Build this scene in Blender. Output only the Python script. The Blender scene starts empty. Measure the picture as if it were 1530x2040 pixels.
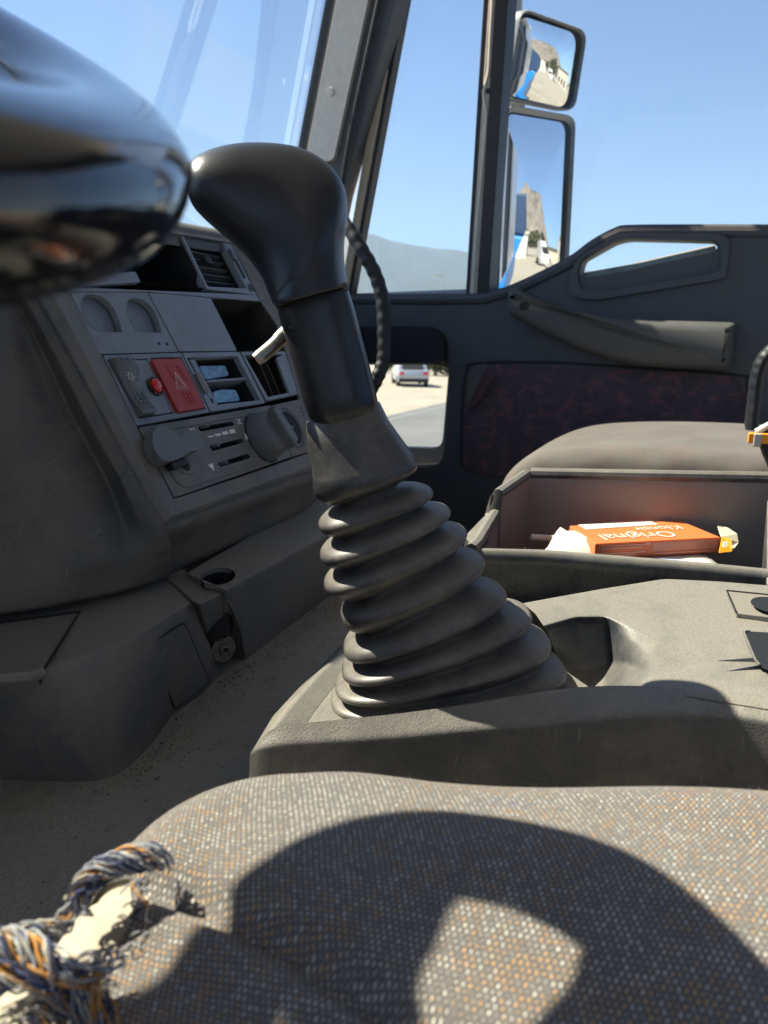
import bpy, bmesh, math, random
from math import sin, cos, pi, radians, sqrt, tan, atan2
from mathutils import Vector, Matrix
from mathutils.geometry import tessellate_polygon
random.seed(7)
SC = bpy.context.scene
COL = SC.collection

# ------------------------------------------------------------------ camera, world, sun, exposure
YAW, PITCH, ROLL, FPX = radians(24), radians(14), radians(1.0), 1533.0
fw = Vector((cos(PITCH)*cos(YAW), cos(PITCH)*sin(YAW), -sin(PITCH)))
rt = Vector((sin(YAW), -cos(YAW), 0))
up = rt.cross(fw)
cam_d = bpy.data.cameras.new('camera')
cam = bpy.data.objects.new('camera', cam_d); COL.objects.link(cam); SC.camera = cam
cr = rt*cos(ROLL)+up*sin(ROLL); cu = up*cos(ROLL)-rt*sin(ROLL)
cam.matrix_world = Matrix(((cr.x, cu.x, -fw.x, 0), (cr.y, cu.y, -fw.y, 0), (cr.z, cu.z, -fw.z, 0), (0, 0, 0, 1)))
cam_d.sensor_fit = 'HORIZONTAL'; cam_d.sensor_width = 36.0
cam_d.lens = 36.0*FPX/1530.0
cam_d.clip_start = 0.01; cam_d.clip_end = 20000
cam_d.dof.use_dof = True; cam_d.dof.focus_distance = 0.56; cam_d.dof.aperture_fstop = 17.0
SUN_EL, SUN_AZ = radians(49), radians(1.2)      # azimuth: to the right of truck forward (+Y)
sdir = Vector((cos(SUN_EL)*sin(SUN_AZ), cos(SUN_EL)*cos(SUN_AZ), sin(SUN_EL)))
W = bpy.data.worlds.new('World'); SC.world = W; W.use_nodes = True
nt = W.node_tree; nt.nodes.clear()
sky = nt.nodes.new('ShaderNodeTexSky'); sky.sky_type = 'NISHITA'; sky.sun_disc = False
sky.sun_elevation = SUN_EL; sky.sun_rotation = SUN_AZ
sky.altitude = 1500; sky.air_density = 1.0; sky.dust_density = 0.05; sky.ozone_density = 3.0
bg = nt.nodes.new('ShaderNodeBackground'); bg.inputs['Strength'].default_value = 0.051
wo = nt.nodes.new('ShaderNodeOutputWorld')
nt.links.new(sky.outputs[0], bg.inputs[0]); nt.links.new(bg.outputs[0], wo.inputs[0])
sl = bpy.data.lights.new('sun', 'SUN'); sl.energy = 5.0; sl.angle = radians(0.6); sl.color = (1.0, 0.79, 0.55)
so = bpy.data.objects.new('sun', sl); COL.objects.link(so)
so.rotation_euler = (-sdir).to_track_quat('-Z', 'Y').to_euler(); so.location = sdir*20
SC.view_settings.view_transform = 'Standard'; SC.view_settings.look = 'None'
SC.view_settings.exposure = 1.75; SC.view_settings.gamma = 1.0; SC.view_settings.use_curve_mapping = False
SC.render.engine = 'CYCLES'
SC.cycles.max_bounces = 10; SC.cycles.transparent_max_bounces = 24; SC.cycles.diffuse_bounces = 5
SC.cycles.caustics_reflective = False; SC.cycles.caustics_refractive = False
SC.cycles.use_denoising = True

# ------------------------------------------------------------------ points of the place seen at a photo position
def ray(px, py):
    return fw + cr*((px-765)/FPX) + cu*((1020-py)/FPX)
def D(px, py, d): return ray(px, py)*d
def PZ(px, py, z): k = ray(px, py); return k*(z/k.z)
def PX(px, py, x): k = ray(px, py); return k*(x/k.x)
def PY(px, py, y): k = ray(px, py); return k*(y/k.y)
def PP(px, py, p, n): k = ray(px, py); return k*(p.dot(n)/k.dot(n))

# ------------------------------------------------------------------ materials
def mat(name): 
    m = bpy.data.materials.new(name); m.use_nodes = True
    m.node_tree.nodes.clear(); return m
class N:
    def __init__(s, m): s.t = m.node_tree
    def n(s, typ, ins=None, **kw):
        x = s.t.nodes.new(typ)
        for k, v in kw.items(): setattr(x, k, v)
        for k, v in (ins or {}).items():
            if isinstance(v, bpy.types.NodeSocket): s.t.links.new(v, x.inputs[k])
            else: x.inputs[k].default_value = v
        return x
    def math(s, op, a, b=0.0, c=0.0, clamp=False):
        x = s.n('ShaderNodeMath', {0: a, 1: b, 2: c}, operation=op, use_clamp=clamp); return x.outputs[0]
    def mix(s, f, a, b, blend='MIX'):
        x = s.n('ShaderNodeMix', data_type='RGBA', blend_type=blend)
        for k, v in ((0, f), (6, a), (7, b)):
            if isinstance(v, bpy.types.NodeSocket): s.t.links.new(v, x.inputs[k])
            else: x.inputs[k].default_value = v
        return x.outputs[2]
    def ramp(s, f, a, b):
        x = s.n('ShaderNodeMapRange', {0: f, 1: a, 2: b, 3: 0.0, 4: 1.0}); return x.outputs[0]
    def noise(s, vec, scale, detail=4, rough=.55, dist=0):
        x = s.n('ShaderNodeTexNoise', {'Vector': vec, 'Scale': scale, 'Detail': detail, 'Roughness': rough, 'Distortion': dist}); return x.outputs[0]
    def obj(s): return s.n('ShaderNodeTexCoord').outputs['Object']
    def uv(s): return s.n('ShaderNodeTexCoord').outputs['UV']
    def mapv(s, vec, scale=(1, 1, 1), rot=(0, 0, 0)):
        return s.n('ShaderNodeMapping', {'Vector': vec, 'Scale': scale, 'Rotation': rot}).outputs[0]
    def out(s, sh): s.n('ShaderNodeOutputMaterial', {'Surface': sh})
def c4(c): return (c[0], c[1], c[2], 1)

def plastic(name, col, rough=.5, grain=1100, gstr=.25, dust=.35, dustcol=(.22, .185, .14), spec=.5, scr=0.3, up_dust_light=.5, coat=0.0):
    m = mat(name); k = N(m); o = k.obj()
    big = k.noise(o, 9, 5, .62); mid = k.noise(o, 55, 5, .7); fine = k.noise(o, 900, 2, .5)
    d = k.ramp(k.math('ADD', k.math('MULTIPLY', big, .6), k.math('MULTIPLY', mid, .4)), .42, .66)
    geo = k.n('ShaderNodeNewGeometry').outputs['Normal']
    nz = k.n('ShaderNodeSeparateXYZ', {0: geo}).outputs[2]
    upm = k.ramp(nz, .1, 1.0)
    d2 = k.math('MULTIPLY', k.math('ADD', d, k.math('MULTIPLY', upm, up_dust_light)), dust, clamp=True)  # upward faces lightened: settled dust plus painted sky and sun light
    d2 = k.math('MULTIPLY', d2, k.ramp(fine, -.35, .6), clamp=True)
    col2 = k.mix(k.ramp(big, .3, .7), c4(col), c4([x*1.25 for x in col]))
    colr = k.mix(d2, col2, c4(dustcol))
    # light scratches
    if scr:
        sv = k.noise(k.mapv(o, (30, 420, 60), (0.3, 0.2, .7)), 1.0, 2, .5)
        s1 = k.math('MULTIPLY', k.ramp(sv, .68, .74), scr)
        colr = k.mix(s1, colr, c4((.30, .29, .27)))
    v = k.n('ShaderNodeTexVoronoi', {'Vector': o, 'Scale': grain}, feature='F1').outputs['Distance']
    h = k.math('ADD', v, k.math('MULTIPLY', mid, .25))
    b = k.n('ShaderNodeBump', {'Strength': gstr, 'Distance': .0006, 'Height': h}).outputs[0]
    r = k.math('ADD', rough, k.math('MULTIPLY', d2, .2), clamp=True)
    p = k.n('ShaderNodeBsdfPrincipled', {'Base Color': colr, 'Roughness': r, 'Normal': b, 'Specular IOR Level': spec, 'Coat Weight': coat, 'Coat Roughness': .12})
    k.out(p.outputs[0]); return m
def simple(name, col, rough=.5, metal=0., noise=0.12, nscale=40, bump=0., spec=.5, coat=0.):
    m = mat(name); k = N(m); o = k.obj()
    n = k.noise(o, nscale, 4, .6)
    c = k.mix(k.ramp(n, .3, .7), c4([x*(1-noise) for x in col]), c4([min(1, x*(1+noise)) for x in col]))
    ins = {'Base Color': c, 'Roughness': rough, 'Metallic': metal, 'Specular IOR Level': spec, 'Coat Weight': coat}
    if bump: ins['Normal'] = k.n('ShaderNodeBump', {'Strength': bump, 'Distance': .001, 'Height': n}).outputs[0]
    p = k.n('ShaderNodeBsdfPrincipled', ins); k.out(p.outputs[0]); return m

M = {}
M['dash'] = plastic('dash_plastic', (.092, .100, .112), .38, 900, .30, .75, (.25, .22, .18), scr=.25, up_dust_light=1.1)  # strong top term paints the ledge's sky reflection over its dust
M['dash2'] = plastic('dash_body_plastic', (.066, .070, .076), .46, 700, .34, .85, (.18, .155, .12), scr=.2)
M['panel'] = plastic('panel_plastic', (.235, .275, .34), .34, 1300, .16, .5, (.17, .155, .13), scr=.3)
M['console'] = plastic('console_plastic', (.042, .047, .055), .27, 1000, .30, .48, (.27, .245, .205), scr=.3, up_dust_light=1.7)  # top dust tone also carries sunlight on the deck; side kept shade-dark
M['rubber'] = plastic('gaiter_rubber', (.028, .029, .034), .34, 1500, .08, .42, (.36, .31, .25), spec=.5, scr=.0, up_dust_light=1.0)
M['knob'] = plastic('knob_leather', (.013, .015, .020), .32, 1500, .16, .16, (.08, .065, .05), scr=.0, up_dust_light=.2)
M['shaft'] = plastic('shaft_plastic', (.012, .014, .019), .30, 1500, .06, .22, (.09, .07, .05), scr=.1, up_dust_light=.1)
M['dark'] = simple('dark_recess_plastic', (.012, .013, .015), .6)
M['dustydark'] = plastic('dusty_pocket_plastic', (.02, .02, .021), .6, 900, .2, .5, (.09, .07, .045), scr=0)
M['wheel'] = plastic('wheel_polyurethane', (.006, .007, .009), .07, 500, .04, .01, (.1, .09, .07), scr=.0, up_dust_light=.0, spec=.45)
M['door'] = plastic('door_plastic', (.058, .070, .088), .5, 800, .25, .5, (.08, .08, .08), scr=.0)
M['armrest'] = plastic('armrest_foam', (.085, .088, .090), .6, 800, .2, .5, (.12, .105, .08), scr=.0)
M['pillar'] = plastic('pillar_plastic', (.62, .62, .60), .5, 800, .15, .4, (.25, .24, .22), scr=.0)
M['seal'] = simple('black_rubber_seal', (.012, .014, .018), .5)
M['beige'] = simple('beige_paint', (.50, .45, .37), .35, noise=.05)
M['white'] = simple('white_paint', (.74, .73, .70), .3, noise=.04, coat=.3)
M['grey'] = simple('grey_plastic', (.48, .47, .45), .45)
M['steel'] = simple('brushed_steel', (.34, .32, .29), .36, 1.0, .2, 90, .1)
M['worn'] = simple('worn_metal', (.16, .15, .13), .5, .6, .35, 160, .3)
M['red'] = plastic('red_switch_plastic', (.42, .028, .030), .42, 1500, .08, .3, (.35, .12, .1), scr=.2)
M['redlens'] = simple('red_lens', (.75, .012, .012), .1, noise=.03, coat=1.)
M['print'] = simple('white_print', (.82, .82, .78), .6)
M['printdim'] = simple('worn_print', (.30, .31, .28), .6)
M['knobdash'] = plastic('knob_plastic', (.10, .112, .13), .28, 1800, .10, .55, (.26, .23, .19), scr=.2)
M['mirror'] = None
m = mat('mirror_silver'); k = N(m)
p = k.n('ShaderNodeBsdfPrincipled', {'Base Color': (.80, .82, .84, 1), 'Metallic': 1.0, 'Roughness': .015}); k.out(p.outputs[0]); M['mirror'] = m

def glassmat(name, dirt=.03, tint=(.95, .975, .98), streak=False, refl=.6):
    m = mat(name); k = N(m); o = k.obj()
    tr = k.n('ShaderNodeBsdfTransparent', {0: c4(tint)}).outputs[0]
    gl = k.n('ShaderNodeBsdfGlossy', {'Color': (1, 1, 1, 1), 'Roughness': .01}).outputs[0]
    fr = k.n('ShaderNodeFresnel', {'IOR': 1.35}).outputs[0]
    mx = k.n('ShaderNodeMixShader', {0: k.math('MULTIPLY', fr, refl), 1: tr, 2: gl}).outputs[0]
    film = k.n('ShaderNodeBsdfTranslucent', {'Color': (.95, .97, 1, 1)}).outputs[0]
    n = k.noise(o, 7, 5, .6)
    f = k.math('MULTIPLY', k.ramp(n, .3, .75), dirt)
    if streak:
        s = k.noise(k.mapv(o, (34, 2.2, 2.2), (0, .25, .6)), 1.0, 3, .6, .4)
        f = k.math('ADD', f, k.math('MULTIPLY', k.ramp(s, .56, .78), dirt*2.2))
        s2 = k.noise(k.mapv(o, (4, 4, 4)), 1.0, 2, .5)
        f = k.math('MULTIPLY', f, k.ramp(s2, .3, .6))
    mx2 = k.n('ShaderNodeMixShader', {0: f, 1: mx, 2: film}).outputs[0]
    k.out(mx2); return m
M['glass'] = glassmat('side_window_glass', .001, (.83, .92, 1.0))
M['windscreen'] = glassmat('dusty_windscreen_glass', .0022, (.83, .92, 1.0), True, .2)

# woven seat cloth: dark warp with light, orange and blue floats; UV in metres
def weave(name, cx=.0032, cy=.0019, base=(.060, .058, .062), rough=.9):
    m = mat(name); k = N(m); uv = k.uv()
    wob = k.n('ShaderNodeTexNoise', {'Vector': uv, 'Scale': 60, 'Detail': 2}).outputs[1]
    uvw = k.n('ShaderNodeVectorMath', {0: uv, 1: k.n('ShaderNodeVectorMath', {0: wob, 'Scale': .0012}, operation='SCALE').outputs[0]}, operation='ADD').outputs[0]
    sp = k.n('ShaderNodeSeparateXYZ', {0: uvw})
    u, v = sp.outputs[0], sp.outputs[1]
    a = k.math('SINE', k.math('MULTIPLY', u, 2*pi/cx)); b = k.math('SINE', k.math('MULTIPLY', v, 2*pi/cy))
    f = k.math('MULTIPLY', a, b)                                 # staggered dots
    cells = k.n('ShaderNodeCombineXYZ', {0: k.math('FLOOR', k.math('DIVIDE', u, cx/2)), 1: k.math('FLOOR', k.math('DIVIDE', v, cy/2))}).outputs[0]
    rnd = k.n('ShaderNodeTexWhiteNoise', {'Vector': cells}, noise_dimensions='2D').outputs[0]
    dots = k.ramp(k.math('ADD', f, k.math('MULTIPLY', k.math('SUBTRACT', rnd, .5), .35)), .50, .78)
    # thread lines
    t = k.math('SINE', k.math('MULTIPLY', k.math('ADD', u, k.math('MULTIPLY', v, .45)), 2*pi/(cx*.5)))
    th = k.math('MULTIPLY_ADD', t, .5, .5)
    stripe = k.noise(k.mapv(uv, (1, .22, 1)), 75, 3, .55)
    blob = k.noise(uv, 22, 2, .5)
    rnd2 = k.n('ShaderNodeTexWhiteNoise', {'Vector': k.mapv(cells, (1, 1, 1), (0, 0, 1.1))}, noise_dimensions='2D').outputs[0]
    org = k.math('MULTIPLY', k.ramp(k.math('ADD', k.math('MULTIPLY', rnd2, .5), k.math('MULTIPLY', stripe, 1.0)), .74, .80), k.ramp(blob, .36, .50))
    blu = k.ramp(k.math('SUBTRACT', k.math('ADD', stripe, k.math('MULTIPLY', rnd, .1)), 0.0), .38, .30)
    fuzz = k.noise(uv, 1500, 3, .7)
    ground = k.mix(k.math('MULTIPLY', k.ramp(fuzz, .3, .6), k.math('MULTIPLY_ADD', th, .6, .4)), (.060, .060, .068, 1), (.25, .22, .195, 1))
    ground = k.mix(k.math('MULTIPLY', blu, .4), ground, (.045, .07, .19, 1))
    ground = k.mix(k.math('MULTIPLY', k.ramp(k.noise(uv, 7, 3), .35, .65), .30), ground, (.25, .22, .19, 1))
    dcol = k.mix(k.ramp(rnd, .0, 1.), (.36, .34, .32, 1), (.86, .80, .68, 1))
    dcol = k.mix(org, dcol, (.80, .43, .14, 1))
    col = k.mix(dots, ground, dcol)
    hh = k.math('ADD', dots, k.math('MULTIPLY', fuzz, 1.1))
    bp = k.n('ShaderNodeBump', {'Strength': .8, 'Distance': .0006, 'Height': hh}).outputs[0]
    p = k.n('ShaderNodeBsdfPrincipled', {'Base Color': col, 'Roughness': rough, 'Normal': bp, 'Sheen Weight': .35, 'Sheen Roughness': .4, 'Specular IOR Level': .2})
    k.out(p.outputs[0]); return m
M['weave'] = weave('woven_seat_cloth')
def strokes(name, base, stroke, scale=28, rough=.95, amt=.8):
    m = mat(name); k = N(m); o = k.obj()
    a = k.n('ShaderNodeTexVoronoi', {'Vector': k.mapv(o, (1, 1, 1.6), (.3, .5, .2)), 'Scale': scale, 'Randomness': 1.0}, feature='DISTANCE_TO_EDGE').outputs['Distance']
    gate = k.ramp(k.noise(o, scale*1.3, 2, .5), .47, .56)
    s = k.math('MULTIPLY', k.math('MULTIPLY', k.math('SUBTRACT', 1.0, k.ramp(a, .04, .16)), gate), amt)
    s = k.math('MULTIPLY', s, k.ramp(k.noise(o, 300, 2), .2, .6))
    dst = k.math('MULTIPLY', k.ramp(k.noise(o, 14, 4, .65), .4, .7), .3)
    c = k.mix(s, c4(base), c4(stroke)); c = k.mix(dst, c, (base[0]*2+.01, base[1]*2+.01, base[2]*2, 1))
    b = k.n('ShaderNodeBump', {'Strength': .4, 'Distance': .001, 'Height': k.noise(o, 900, 2)}).outputs[0]
    p = k.n('ShaderNodeBsdfPrincipled', {'Base Color': c, 'Roughness': rough, 'Normal': b, 'Sheen Weight': .2, 'Specular IOR Level': .15}); k.out(p.outputs[0]); return m
M['trimcloth'] = strokes('patterned_door_cloth', (.072, .060, .080), (.23, .095, .11), 24, amt=.7)
M['pseat'] = strokes('dusty_seat_cloth', (.135, .120, .108), (.20, .12, .10), 24, amt=.4)
m = mat('dusty_carpet'); k = N(m); o = k.obj()
n1 = k.noise(k.mapv(o, (1, 2.4, 1), (0, 0, .5)), 260, 4, .75); n2 = k.noise(o, 9, 4, .6); n3 = k.noise(o, 60, 4, .6)
c = k.mix(k.ramp(n1, .35, .68), (.46, .43, .37, 1), (.76, .71, .61, 1))
c = k.mix(k.math('MULTIPLY', k.ramp(n2, .35, .65), .45), c, (.50, .46, .38, 1))
c = k.mix(k.math('MULTIPLY', k.ramp(n3, .55, .75), .5), c, (.24, .22, .18, 1))
b = k.n('ShaderNodeBump', {'Strength': 1.0, 'Distance': .005, 'Height': k.math('ADD', n1, n3)}).outputs[0]
p = k.n('ShaderNodeBsdfPrincipled', {'Base Color': c, 'Roughness': .95, 'Normal': b, 'Specular IOR Level': .15}); k.out(p.outputs[0]); M['carpet'] = m
M['foam'] = simple('cream_foam', (.46, .40, .30), .9, noise=.1, nscale=200, bump=.3)


M['dustgrey'] = plastic('dusty_vent_plastic', (.07, .075, .08), .45, 1200, .1, .5, (.2, .18, .15), scr=0)
M['gloss'] = simple('gloss_black_plastic', (.012, .012, .014), .12, coat=.5)
M['bluefilm'] = simple('crinkled_blue_film', (.22, .42, .62), .25, noise=.35, nscale=180, bump=.8, coat=.4)
M['tray'] = plastic('tray_plastic', (.25, .22, .195), .45, 700, .2, .45, (.22, .17, .13), scr=.0)
M['orange'] = simple('orange_card', (.80, .19, .055), .5, noise=.05)
M['orangered'] = simple('orange_red_card', (.68, .15, .06), .5, noise=.08)
M['pinkprint'] = simple('pale_pink_print', (.72, .38, .30), .6, noise=.05)
M['paper'] = simple('white_paper', (.72, .68, .60), .7, noise=.04)
M['cream'] = simple('cream_card', (.60, .54, .40), .7, noise=.06)
M['amber'] = simple('amber_card', (.85, .36, .02), .5, noise=.05)
M['blueprint'] = simple('faint_blue_print', (.45, .52, .70), .7, noise=.2, nscale=400)
for nm_, c_ in (('yarn_cream', (.62, .56, .45)), ('yarn_orange', (.58, .27, .07)), ('yarn_blue', (.055, .07, .16)), ('yarn_grey', (.36, .37, .38)), ('yarn_dark', (.04, .045, .07))): M[nm_] = simple(nm_, c_, .9, noise=.15, nscale=600)
M['gritlight'] = simple('pale_grit_grains', (.42, .36, .28), .9)
M['gritdark'] = simple('dark_grit_grains', (.13, .11, .08), .9)

# ------------------------------------------------------------------ objects
ROOT = {}
def origin(o):
    while o.parent: o = o.parent
    return ROOT.get(o.name, Vector((0, 0, 0)))
def thing(name, label, cat, loc=(0, 0, 0), group=None):
    o = bpy.data.objects.new(name, None); COL.objects.link(o); o.location = loc; o.empty_display_size = .05
    ROOT[o.name] = Vector(loc)
    tag(o, label, cat, group); return o
def tag(o, label=None, cat=None, group=None, kind=None):
    if label: o['label'] = label
    if cat: o['category'] = cat
    if group: o['group'] = group
    if kind: o['kind'] = kind
    return o
def new(name, V, F, m, parent=None, smooth=True, bevel=0, seg=2, sub=0, ang=35, uv=None, recalc=True, bang=30):
    me = bpy.data.meshes.new(name)
    if parent is not None: org = origin(parent)
    else: org = Vector((0, 0, 0))
    if parent is None and V:
        cx = sum((Vector(v) for v in V), Vector())/len(V); zmin = min(v[2] for v in V); org = Vector((cx.x, cx.y, zmin))
    me.from_pydata([tuple(Vector(v)-org) for v in V], [], F)
    if recalc:
        bm = bmesh.new(); bm.from_mesh(me); bmesh.ops.recalc_face_normals(bm, faces=bm.faces); bm.to_mesh(me); bm.free()
    me.update()
    if uv:
        l = me.uv_layers.new(name='uv')
        for lp in me.loops: l.data[lp.index].uv = uv[lp.vertex_index]
    me.materials.append(m if not isinstance(m, (list, tuple)) else m[0])
    if smooth:
        for p in me.polygons: p.use_smooth = True
        if not sub and not bevel: me.set_sharp_from_angle(angle=radians(ang))
    o = bpy.data.objects.new(name, me); COL.objects.link(o)
    if parent is not None: o.parent = parent
    else:
        o.location = org; ROOT[o.name] = org
    if sub:
        s = o.modifiers.new('sub', 'SUBSURF'); s.levels = sub; s.render_levels = sub
    if bevel:
        b = o.modifiers.new('bev', 'BEVEL'); b.width = bevel; b.segments = seg; b.limit_method = 'ANGLE'; b.angle_limit = radians(bang)
        b.harden_normals = True
    return o
def cat_(*parts):
    V, F = [], []
    for v, f in parts:
        o = len(V); V += list(v); F += [tuple(i+o for i in x) for x in f]
    return V, F
def gbox(c, ax, ay, az):           # centre, half-axis vectors
    c = Vector(c); ax, ay, az = Vector(ax), Vector(ay), Vector(az)
    V = [c+ax*i+ay*j+az*k_ for k_ in (-1, 1) for j in (-1, 1) for i in (-1, 1)]
    F = [(0, 1, 3, 2), (4, 6, 7, 5), (0, 4, 5, 1), (2, 3, 7, 6), (0, 2, 6, 4), (1, 5, 7, 3)]
    return V, F
def abox(x0, x1, y0, y1, z0, z1): return gbox(((x0+x1)/2, (y0+y1)/2, (z0+z1)/2), ((x1-x0)/2, 0, 0), (0, (y1-y0)/2, 0), (0, 0, (z1-z0)/2))
def gplate(outer, t, holes=()):    # polygon with holes given thickness vector t
    loops = [list(map(Vector, outer))]+[list(map(Vector, h)) for h in holes]
    t = Vector(t); tris = tessellate_polygon(loops)
    flat = [p for l in loops for p in l]; n = len(flat)
    V = flat+[p+t for p in flat]
    F = [tuple(x) for x in tris]+[tuple(n+i for i in reversed(x)) for x in tris]
    o = 0
    for l in loops:
        L = len(l)
        for i in range(L): a, b = o+i, o+(i+1) % L; F.append((a, b, b+n, a+n))
        o += L
    return V, F
def loft(rings, cap0=True, cap1=True, closed=True):
    V = []; F = []; n = len(rings[0])
    for r in rings: V += [Vector(p) for p in r]
    for i in range(len(rings)-1):
        for j in range(n if closed else n-1):
            a = i*n+j; b = i*n+(j+1) % n; F.append((a, b, b+n, a+n))
    if cap0: F.append(tuple(range(n)))
    if cap1: F.append(tuple(range((len(rings)-1)*n, len(rings)*n)))
    return V, F
def ring(c, a1, a2, n=24, e=2.0):
    c, a1, a2 = Vector(c), Vector(a1), Vector(a2); out = []
    for i in range(n):
        t = 2*pi*i/n; x, y = cos(t), sin(t)
        if e != 2.0:
            x = math.copysign(abs(x)**(2/e), x); y = math.copysign(abs(y)**(2/e), y)
        out.append(c+a1*x+a2*y)
    return out
def catmull(P, n=6):
    P = [Vector(p) for p in P]; out = []
    for i in range(len(P)-1):
        p0 = P[i-1] if i else P[0]*2-P[1]; p1, p2 = P[i], P[i+1]; p3 = P[i+2] if i+2 < len(P) else P[-1]*2-P[-2]
        for k_ in range(n):
            t = k_/n
            out.append(.5*((2*p1)+(p2-p0)*t+(2*p0-5*p1+4*p2-p3)*t*t+(3*p1-3*p2+p0*1-p0*2+p3)*t**3) if False else
                       .5*((2*p1)+(p2-p0)*t+(2*p0-5*p1+4*p2-p3)*t*t+(3*p1-p0-3*p2+p3)*t**3))
    out.append(P[-1]); return out
def tube(path, r, n=12, caps=True, flat=1.0):
    P = [Vector(p) for p in path]; rings = []
    upv = Vector((0, 0, 1))
    t0 = (P[1]-P[0]).normalized()
    s = t0.cross(upv) if abs(t0.dot(upv)) < .95 else t0.cross(Vector((1, 0, 0)))
    s.normalize()
    for i, p in enumerate(P):
        t = (P[min(i+1, len(P)-1)]-P[max(i-1, 0)]).normalized()
        s = (s-t*s.dot(t)).normalized(); b = t.cross(s)
        rr = r[i] if isinstance(r, (list, tuple)) else r
        rings.append(ring(p, s*rr, b*rr*flat, n))
    return loft(rings, caps, caps)
def rnd(P, r, n=4):
    P = [Vector(p) for p in P]; out = []; L = len(P)
    for i in range(L):
        a, p, b = P[i-1], P[i], P[(i+1) % L]
        rr = r[i] if isinstance(r, (list, tuple)) else r
        if rr <= 0: out.append(p); continue
        da = (a-p); db = (b-p)
        q0 = p+da.normalized()*min(rr, da.length*.46); q1 = p+db.normalized()*min(rr, db.length*.46)
        for j in range(n+1):
            t = j/n; out.append(q0*(1-t)**2+p*2*t*(1-t)+q1*t*t)
    return out
def shrink(P, d):
    P = [Vector(p) for p in P]; c = sum(P, Vector())/len(P)
    return [p+(c-p).normalized()*d for p in P]
def gridmesh(rows):
    V = [Vector(p) for r in rows for p in r]; n = len(rows[0]); F = []
    for i in range(len(rows)-1):
        for j in range(n-1): a = i*n+j; F.append((a, a+1, a+1+n, a+n))
    return V, F
def text_on(parent, txt, c, ux, uy, size, m, name='lettering', depth=.0002):
    cu_ = bpy.data.curves.new(name, 'FONT'); cu_.body = txt; cu_.size = 1; cu_.align_x = 'CENTER'; cu_.align_y = 'CENTER'; cu_.extrude = 0
    o = bpy.data.objects.new('tmp', cu_); COL.objects.link(o)
    dg = bpy.context.evaluated_depsgraph_get(); me = bpy.data.meshes.new_from_object(o.evaluated_get(dg))
    bpy.data.objects.remove(o)
    V = [Vector(c)+Vector(ux)*(v.co.x*size)+Vector(uy)*(v.co.y*size) for v in me.vertices]
    F = [tuple(p.vertices) for p in me.polygons]
    bpy.data.meshes.remove(me)
    return new(name, V, F, m, parent, smooth=False)

# ================================================================== OUTSIDE: ground, hills
GP, GN = Vector((2, 0, -2.5)), Vector((.03, 0, 1)).normalized()
def gz(x, y=0):
    return -2.5-.03*(max(x, 2)-2) if x < 70 else -2.5-.03*68
def PG(px, py): return PP(px, py, GP, GN)
m = mat('sandy_ground'); k = N(m); o = k.obj()
c = k.mix(k.ramp(k.noise(o, .6, 6, .65), .35, .65), (.36, .31, .235, 1), (.47, .41, .32, 1))
c = k.mix(k.math('MULTIPLY', k.ramp(k.noise(o, 6, 6, .7), .45, .7), .35), c, (.27, .24, .19, 1))
p = k.n('ShaderNodeBsdfPrincipled', {'Base Color': c, 'Roughness': .95, 'Normal': k.n('ShaderNodeBump', {'Strength': .6, 'Distance': .05, 'Height': k.noise(o, 9, 5, .7)}).outputs[0]}); k.out(p.outputs[0]); M['sand'] = m
m = mat('worn_asphalt'); k = N(m); o = k.obj()
c = k.mix(k.ramp(k.noise(o, .5, 5, .6), .35, .65), (.155, .15, .145, 1), (.20, .195, .185, 1))
c = k.mix(k.math('MULTIPLY', k.ramp(k.noise(o, 30, 3, .7), .4, .7), .3), c, (.11, .108, .10, 1))
p = k.n('ShaderNodeBsdfPrincipled', {'Base Color': c, 'Roughness': .85}); k.out(p.outputs[0]); M['asphalt'] = m
xs = [-3500, -300, -60, -10, 2, 20, 40, 70, 120, 400, 1500, 6900]; ys = [-3500, -1500, -300, -100, -30, 0, 30, 100, 300, 1500, 6500]
tag(new('ground', *gridmesh([[Vector((x, y, gz(x))) for x in xs] for y in ys]), M['sand'], smooth=False), kind='structure')
# road running past beyond the sandy verge
a0, a1 = PG(700, 846), PG(895, 800)
rd = (a1-a0); rd.z = 0; rd.normalize(); rn = Vector((rd.y, -rd.x, 0))
if rn.x < 0: rn = -rn
def onr(s, t, dz=.012):
    q = a0+rd*s+rn*t; return Vector((q.x, q.y, gz(q.x)+dz))
S_ = [-60, -30, -10, 0, 10, 30, 60, 120]; T_ = [0, 3, 8, 20, 34]
tag(new('road', *gridmesh([[onr(s, t) for t in T_] for s in S_]), M['asphalt'], smooth=False), kind='structure')
tag(new('road_edge_line', *gridmesh([[onr(s, t, .02) for t in (.5, .60)] for s in S_]), M['printdim'], smooth=False), kind='structure')

def hill(name, pts, depth, thick, m, seedv=0, rough=.02):
    # ridge points (unit: world x, y, z of crest); faces fall to ground both sides
    rows = []; rr = random.Random(seedv)
    P = catmull(pts, 10)
    for s in (-1, -.75, -.5, -.25, -.08, 0, .1, .4, 1):
        row = []
        for i, p in enumerate(P):
            d = Vector((p.x, p.y, 0)).normalized()
            h = p.z*(1-abs(s))**1.1 if s else p.z
            q = Vector((p.x, p.y, 0))+d*s*thick; q.z = h+rr.uniform(-1, 1)*rough*p.z*(1 if 0 < abs(s) < 1 else 0.2)-5
            row.append(q)
        rows.append(row)
    o = new(name, *gridmesh(rows), m, smooth=True, ang=180); return tag(o, kind='structure')
m = mat('haze_tinted_scrub_slope'); k = N(m); o = k.obj()
c = k.mix(k.ramp(k.noise(o, .004, 6, .65), .35, .65), (.045, .055, .055, 1), (.075, .085, .08, 1))  # base colour slightly blued, painting some haze onto the slope
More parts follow.
